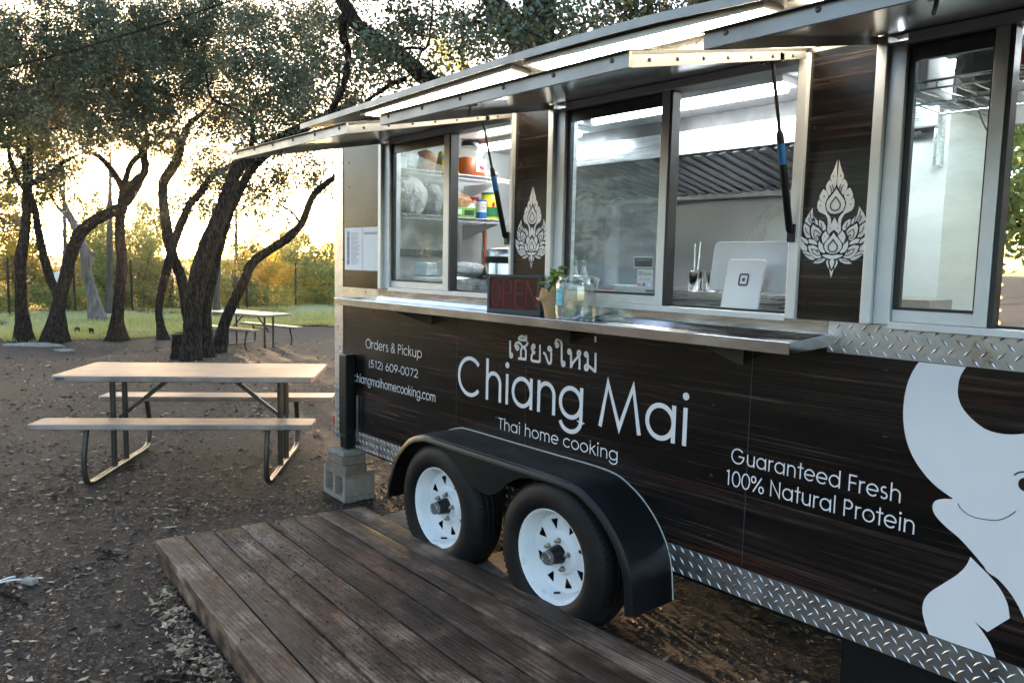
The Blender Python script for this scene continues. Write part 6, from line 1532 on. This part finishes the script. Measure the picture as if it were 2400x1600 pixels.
rl(MB(), [(.09, .001), (.0985, .012), (.0985, .11), (.088, .15), (.06, .19), (.055, .205)], (0, 0, 0)).build('jar_body', 'spice_glass', SJ, local=True, smooth=True)
MB().lathe([(.06, .206), (.062, .212), (.062, .236), (.056, .24), (.001, .24)], 24).build('lid', 'black_plastic', SJ, local=True, smooth=True)
MB().box(.0845, .0855, -.01, .075, .03, .115).build('label', 'paper', SJ, local=True)
m = MB(); m.lathe([(.014, 0), (.001, .0008)], 14, (.086, .028, .062), 'X'); m.lathe([(.014, 0), (.001, .0008)], 14, (.0863, .044, .056), 'X'); m.build('label_mark', 'red_print', SJ, local=True)
m = MB(); m.tube(spline([(.0, .055, .19), (.0, .085, .17), (.0, .09, .13)], 4), .010, 8); m.build('handle', 'jar_glass', SJ, local=True, smooth=True)
YB_ = thing('yellow_pack', 'yellow and blue food packet left of the spice jar', 'packet', (-4.30, .645, ZU))
m = MB(); m.hexa([(-.05, -.085, 0), (.06, -.085, 0), (.06, .06, 0), (-.05, .06, 0), (-.02, -.07, .15), (.02, -.07, .15), (.02, .035, .145), (-.02, .035, .145)]); m.build('bag', 'yellow_pack', YB_, local=True, bevel=.012)
m = MB(); m.hexa([(.035, -.079, .09), (.0365, -.079, .09), (.0365, .048, .085), (.035, .048, .085), (.028, -.076, .118), (.0295, -.076, .118), (.0295, .045, .112), (.028, .045, .112)]); m.v = [(q[0] + .006, q[1], q[2]) for q in m.v]; m.build('blue_band', 'blue_print', YB_, local=True)
lump('produce_bag', 'noodle', (-4.36, .50, ZU + .075), (.09, .07, .08), 8, 'clear bag of dried goods at the mullion on the upper shelf', 'bag')
o = MB().box(-4.40, -4.27, .13, .30, ZU, ZU + .075).build('carton', 'white_plastic', None, bevel=.004); tag(o, 'small white carton at the left end of the upper shelf', 'carton')
lump('food_bag', 'cloudy_bag', (-4.40, .36, ZU + .09), (.10, .11, .09), 9, 'cloudy bag behind the white carton on the upper shelf', 'bag')
lump('food_bag', 'grey_bag', (-4.36, 1.03, ZU + .03), (.09, .08, .035), 10, 'crumpled dark bag right of the spice jar', 'bag')
# lower shelf
GB = thing('green_box', 'bright green food carton leaning on the lower shelf', 'carton', (-4.27, .74, ZL), RAD(-12)); MB().box(-.04, .05, -.085, .085, .002, .07).build('box', 'green_pack', GB, local=True, bevel=.004); MB().box(.0502, .051, .0, .07, .015, .05).build('black_panel', 'print_dark', GB, local=True); MB().box(.0502, .051, -.07, -.02, .02, .055).build('pale_panel', 'paper', GB, local=True)
YC = thing('yellow_canister', 'tall yellow canister with green lid and label', 'canister', (-4.28, 1.0, ZL)); rc = .062
MB().lathe([(rc, .002), (rc, .17), (rc * .98, .172)], 28).build('can', 'yellow_pack', YC, local=True, smooth=True); MB().lathe([(rc * 1.04, .173), (rc * 1.04, .186), (.001, .188)], 28).build('lid', 'green_dark', YC, local=True)
m = MB()
for (z0_, z1_, a0_, a1_) in ((.02, .085, -150, -20),):
    for k in range(9): a = RAD(a0_ + (a1_ - a0_) * k / 8 + 60); m.v += [((rc + .0008) * math.cos(a), (rc + .0008) * math.sin(a), z0_), ((rc + .0008) * math.cos(a), (rc + .0008) * math.sin(a), z1_)]
    for k in range(8): m.f.append((2 * k, 2 * k + 2, 2 * k + 3, 2 * k + 1)); m.mi.append(0)
m.build('green_label', 'green_dark', YC, local=True); m = MB(); m.lathe([(.022, 0), (.001, .001)], 12, (rc * .94 + .002, -.01, .10), 'X'); m.build('red_oval', 'red_print', YC, local=True)
SC = thing('salt_canister', 'round salt canister with white label printed SALT', 'canister', (-4.26, .905, ZL)); rc = .036
MB().lathe([(rc, .001), (rc, .045)], 24).build('lower_band', 'blue_print', SC, local=True, smooth=True); MB().lathe([(rc, .046), (rc, .118)], 24).build('label', 'paper', SC, local=True, smooth=True); MB().lathe([(rc * 1.02, .119), (rc * 1.02, .130), (.001, .131)], 24).build('lid', 'blue_print', SC, local=True)
ftext('IODIZED', .016, 'red_print', (-4.26 + rc + .001, .905, ZL + .098), (0, 1, 0), (0, 0, 1), 'print', SC); ftext('SALT', .021, 'red_print', (-4.26 + rc + .001, .905, ZL + .076), (0, 1, 0), (0, 0, 1), 'print', SC)
lump('noodle_packet', 'noodle', (-4.34, .80, ZL + .115), (.05, .085, .055), 4, 'packet of dried noodles behind the green carton', 'packet'); lump('white_pouch', 'cloudy_bag', (-4.31, .86, ZL + .06), (.04, .05, .05), 5, 'white pouch between the green carton and salt canister', 'pouch')
JJ = thing('condiment_jar', 'jar with red lid behind the salt canister', 'jar', (-4.38, .92, ZL)); MB().lathe([(.042, .001), (.044, .12), (.04, .135)], 20).build('glass', 'noodle', JJ, local=True, smooth=True); MB().lathe([(.045, .136), (.045, .155), (.001, .156)], 20).build('lid', 'red_lid', JJ, local=True)
o = MB().lathe([(.035, .001), (.035, .13), (.037, .131), (.037, .145), (.001, .146)], 20).build('yellow_tin', 'yellow_pack', None, smooth=True); o.location = (-4.40, .70, ZL); tag(o, 'small yellow tin at the back of the lower shelf', 'tin')
lump('grey_bag', 'grey_bag', (-4.33, .52, ZL + .11), (.09, .09, .115), 6, 'tall grey plastic bag beside the mullion on the lower shelf', 'bag'); lump('clear_bag', 'cloudy_bag', (-4.30, .34, ZL + .12), (.08, .13, .125), 7, 'large cloudy bag printed with a size code on the lower shelf', 'bag')
ftext('25:L1D:HD', .03, 'print_grey', (-4.213, .37, ZL + .11), (0, .2, -.98), (0, .98, .2), 'print', bpy.data.objects['clear_bag'])
NJ = thing('nut_jar', 'short jar with yellow label at the left end of the lower shelf', 'jar', (-4.28, .17, ZL)); MB().lathe([(.05, .001), (.052, .09), (.046, .1)], 20).build('glass', 'tan_card', NJ, local=True, smooth=True); MB().lathe([(.0535, .02), (.0535, .07)], 20).build('label', 'yellow_pack', NJ, local=True, smooth=True); MB().lathe([(.05, .101), (.05, .118), (.001, .119)], 20).build('lid', 'yellow_pack', NJ, local=True)
m = MB(); m.tube(spline([(-4.585, 1.18, 2.05), (-4.58, 1.20, 1.8), (-4.58, 1.19, 1.5), (-4.585, 1.2, 1.1)], 5), .009, 8); tag(m.build('extension_cord', 'orange_cord', smooth=True), 'orange cord hanging on the inner end wall', 'cord')
o = MB().box(-4.3, -4.05, 1.45, 1.95, .5, 2.06).build('tall_fridge', 'dark_steel', None, bevel=.01); tag(o, 'dark tall appliance in the back corner behind the canister', 'appliance')
# behind the middle pane
for k, (px, lab) in enumerate(((1348, 'left squeeze bottle with green cap behind the middle pane'), (1369, 'right squeeze bottle with green cap behind the middle pane'))):
    p = aty(px, 600, .30); t = thing('sauce_bottle', lab, 'bottle', (p[0], .30, 1.396), group='sauce bottles with green caps'); MB().lathe([(.026, 0), (.027, .12), (.012, .165), (.011, .185)], 18).build('bottle', 'cloudy_bag', t, local=True, smooth=True); MB().lathe([(.014, .186), (.014, .205), (.006, .21), (.004, .235), (.001, .236)], 14).build('cap', 'green_dark', t, local=True, smooth=True)
p = aty(1475, 672, .25); TB = thing('margarine_tub', 'pale tub with yellow label behind the card sticker', 'tub', (p[0], .25, 1.396)); MB().lathe([(.06, 0), (.075, .085), (.078, .09), (.078, .10), (.001, .101)], 24).build('tub', 'white_plastic', TB, local=True, smooth=True); MB().lathe([(.0635, .02), (.0735, .065)], 24).build('label', 'yellow_pack', TB, local=True, smooth=True)
for k, px in enumerate((1372, 1388)):
    p = aty(px, 640, .16); m = MB(); m.bar((p[0] - .01, .16, 1.396), (p[0] + .012 + .014 * k, .17, 1.525), .02, .016, (0, 1, 0)); tag(m.build('paper_straws', 'white_plastic', None, bevel=.003), ('left' if k == 0 else 'right') + ' white wrapped chopsticks bundle behind the tip jar', 'chopsticks')
o = MB().box(p[0] - .02, p[0] + .16, .14, .24, 1.396, 1.47).build('red_carton', 'red_print', None, bevel=.004); tag(o, 'red carton behind the tip jar', 'carton')
# right window: overhead wire shelf and its load
WS = thing('overhead_rack', 'grey wire rack hung under the ceiling in the right window', 'rack', (-.75, .55, 2.22)); m = MB()
for y in (.32, .55, .78): m.tube([(-1.25, y, 2.192), (-.15, y, 2.192)], .004, 6)
m.tube([(-1.25, .32, 2.218), (-.15, .32, 2.218)], .005, 6)
for x in np.arange(-1.25, -.14, .055): m.tube(spline([(x, .32, 2.218), (x, .33, 2.192), (x, .55, 2.196), (x, .78, 2.196)], 3), .0028, 5, False)
m.build('wires', 'chrome', WS)
m = MB()
for x in (-1.2, -.2): m.tube([(x, .78, 2.226), (x, .78, 2.42)], .005, 6)
m.build('hangers', 'chrome', WS)
lump('black_bag', 'black_bag', (-.985, .52, 2.285), (.125, .15, .08), 12, 'bulging black bag on the overhead rack', 'bag')
BP = thing('towel_pack', 'blue and white wrapped pack at the left of the overhead rack', 'pack', (-1.175, .50, 2.195)); MB().box(-.06, .03, -.12, .12, 0, .15).build('pack', 'paper', BP, local=True, bevel=.012); MB().box(-.05, -.012, -.1215, .1215, -.001, .1515).build('blue_stripe', 'blue_print', BP, local=True)
lump('orange_ball', 'orange_powder', (-.86, .40, 2.262), (.04, .04, .04), 2, 'orange round thing next to the black bag', 'fruit')
for q, lab in (((-1.50, -1.30, .95, 1.2, 1.0, 1.47), 'brown carton low in the right window'), ((-1.42, -1.26, .7, .9, 1.0, 1.42), 'smaller grey carton in front of the brown carton')):
    o = MB().box(*q).build('carton', 'tan_card', None, bevel=.004); tag(o, lab, 'carton')
m = MB(); m.tube(spline([(-1.3, 1.2, 2.40), (-1.27, 1.2, 2.30), (-1.23, 1.2, 2.20), (-1.20, 1.19, 2.16)], 4), .004, 6); tag(m.build('hanging_cable', 'black_plastic'), 'loose dark cable hanging from the ceiling in the right window', 'cable')

# ================================================================== yard seen through the open back door
CF = thing('corrugated_fence', 'sunlit corrugated metal fence seen through the trailer back door', 'fence', (-2.5, 5.5, 0))
dirf = np.array([-.40, .917]); nf = np.array([-.917, -.40]); p0f = np.array([-2.05, 3.9])
m = MB(); nz = 160
for i in range(2):
    for k in range(nz + 1):
        z = 1.62 * k / nz; o_ = .016 * math.sin(k * 2 * math.pi / 8); q = p0f + dirf * (4.5 * i - .9) + nf * o_; m.v.append((q[0], q[1], z))
for k in range(nz): m.f.append((k, k + 1, nz + 2 + k, nz + 1 + k)); m.mi.append(0)
cs_ = m.build('metal_sheet', 'corrugated', CF, smooth=True)
for s in (-.85, .55, 2.0, 3.5):
    q = p0f + dirf * s + nf * .07; MB().box(q[0] - .05, q[0] + .05, q[1] - .05, q[1] + .05, 0, 1.72).build('post', 'fence_post_wood', CF)
qa, qb = p0f + dirf * -.9 + nf * .04, p0f + dirf * 3.6 + nf * .04; MB().bar((qa[0], qa[1], 1.64), (qb[0], qb[1], 1.64), .05, .09).build('top_rail', 'fence_post_wood', CF)
pY = np.array([-3.2, 6.6, 0]); YT = thing('yard_tree', 'leafy tree with yellow edges beyond the corrugated fence', 'tree', tuple(pY)); wood(YT, 'trunk', [(pY[0], pY[1], -.1, .1), (pY[0] + .1, pY[1], 1.5, .08), (pY[0], pY[1] + .1, 3.0, .05)])
crown(YT, [(pY[0], pY[1], 2.6, 1.1, 1.1, 1.0), (pY[0] + .6, pY[1] - .5, 2.1, .7, .7, .5), (pY[0] - .5, pY[1], 3.4, .8, .8, .6)], 'shrub_leaves', .09, .05, .8, 'crown', .26, 'oak_bark', .55, 60)

# ================================================================== evening air
m = MB(); m.box(-46, 8, -30, 30, -1.2, 9.5)
hz = m.build('haze', 'black_paint'); hz.data.materials.clear()
hm = bpy.data.materials.new('evening_haze'); hm.use_nodes = True; hm.node_tree.nodes.clear()
ho = hm.node_tree.nodes.new('ShaderNodeOutputMaterial'); hv = hm.node_tree.nodes.new('ShaderNodeVolumePrincipled')
hv.inputs['Density'].default_value = 0.0002; hv.inputs['Anisotropy'].default_value = 0.88; hv.inputs['Color'].default_value = (0.95, 0.93, 0.9, 1)
hm.node_tree.links.new(hv.outputs[0], ho.inputs['Volume']); hz.data.materials.append(hm)
tag(hz, 'thin warm evening haze between the trees', 'haze', kind='stuff')
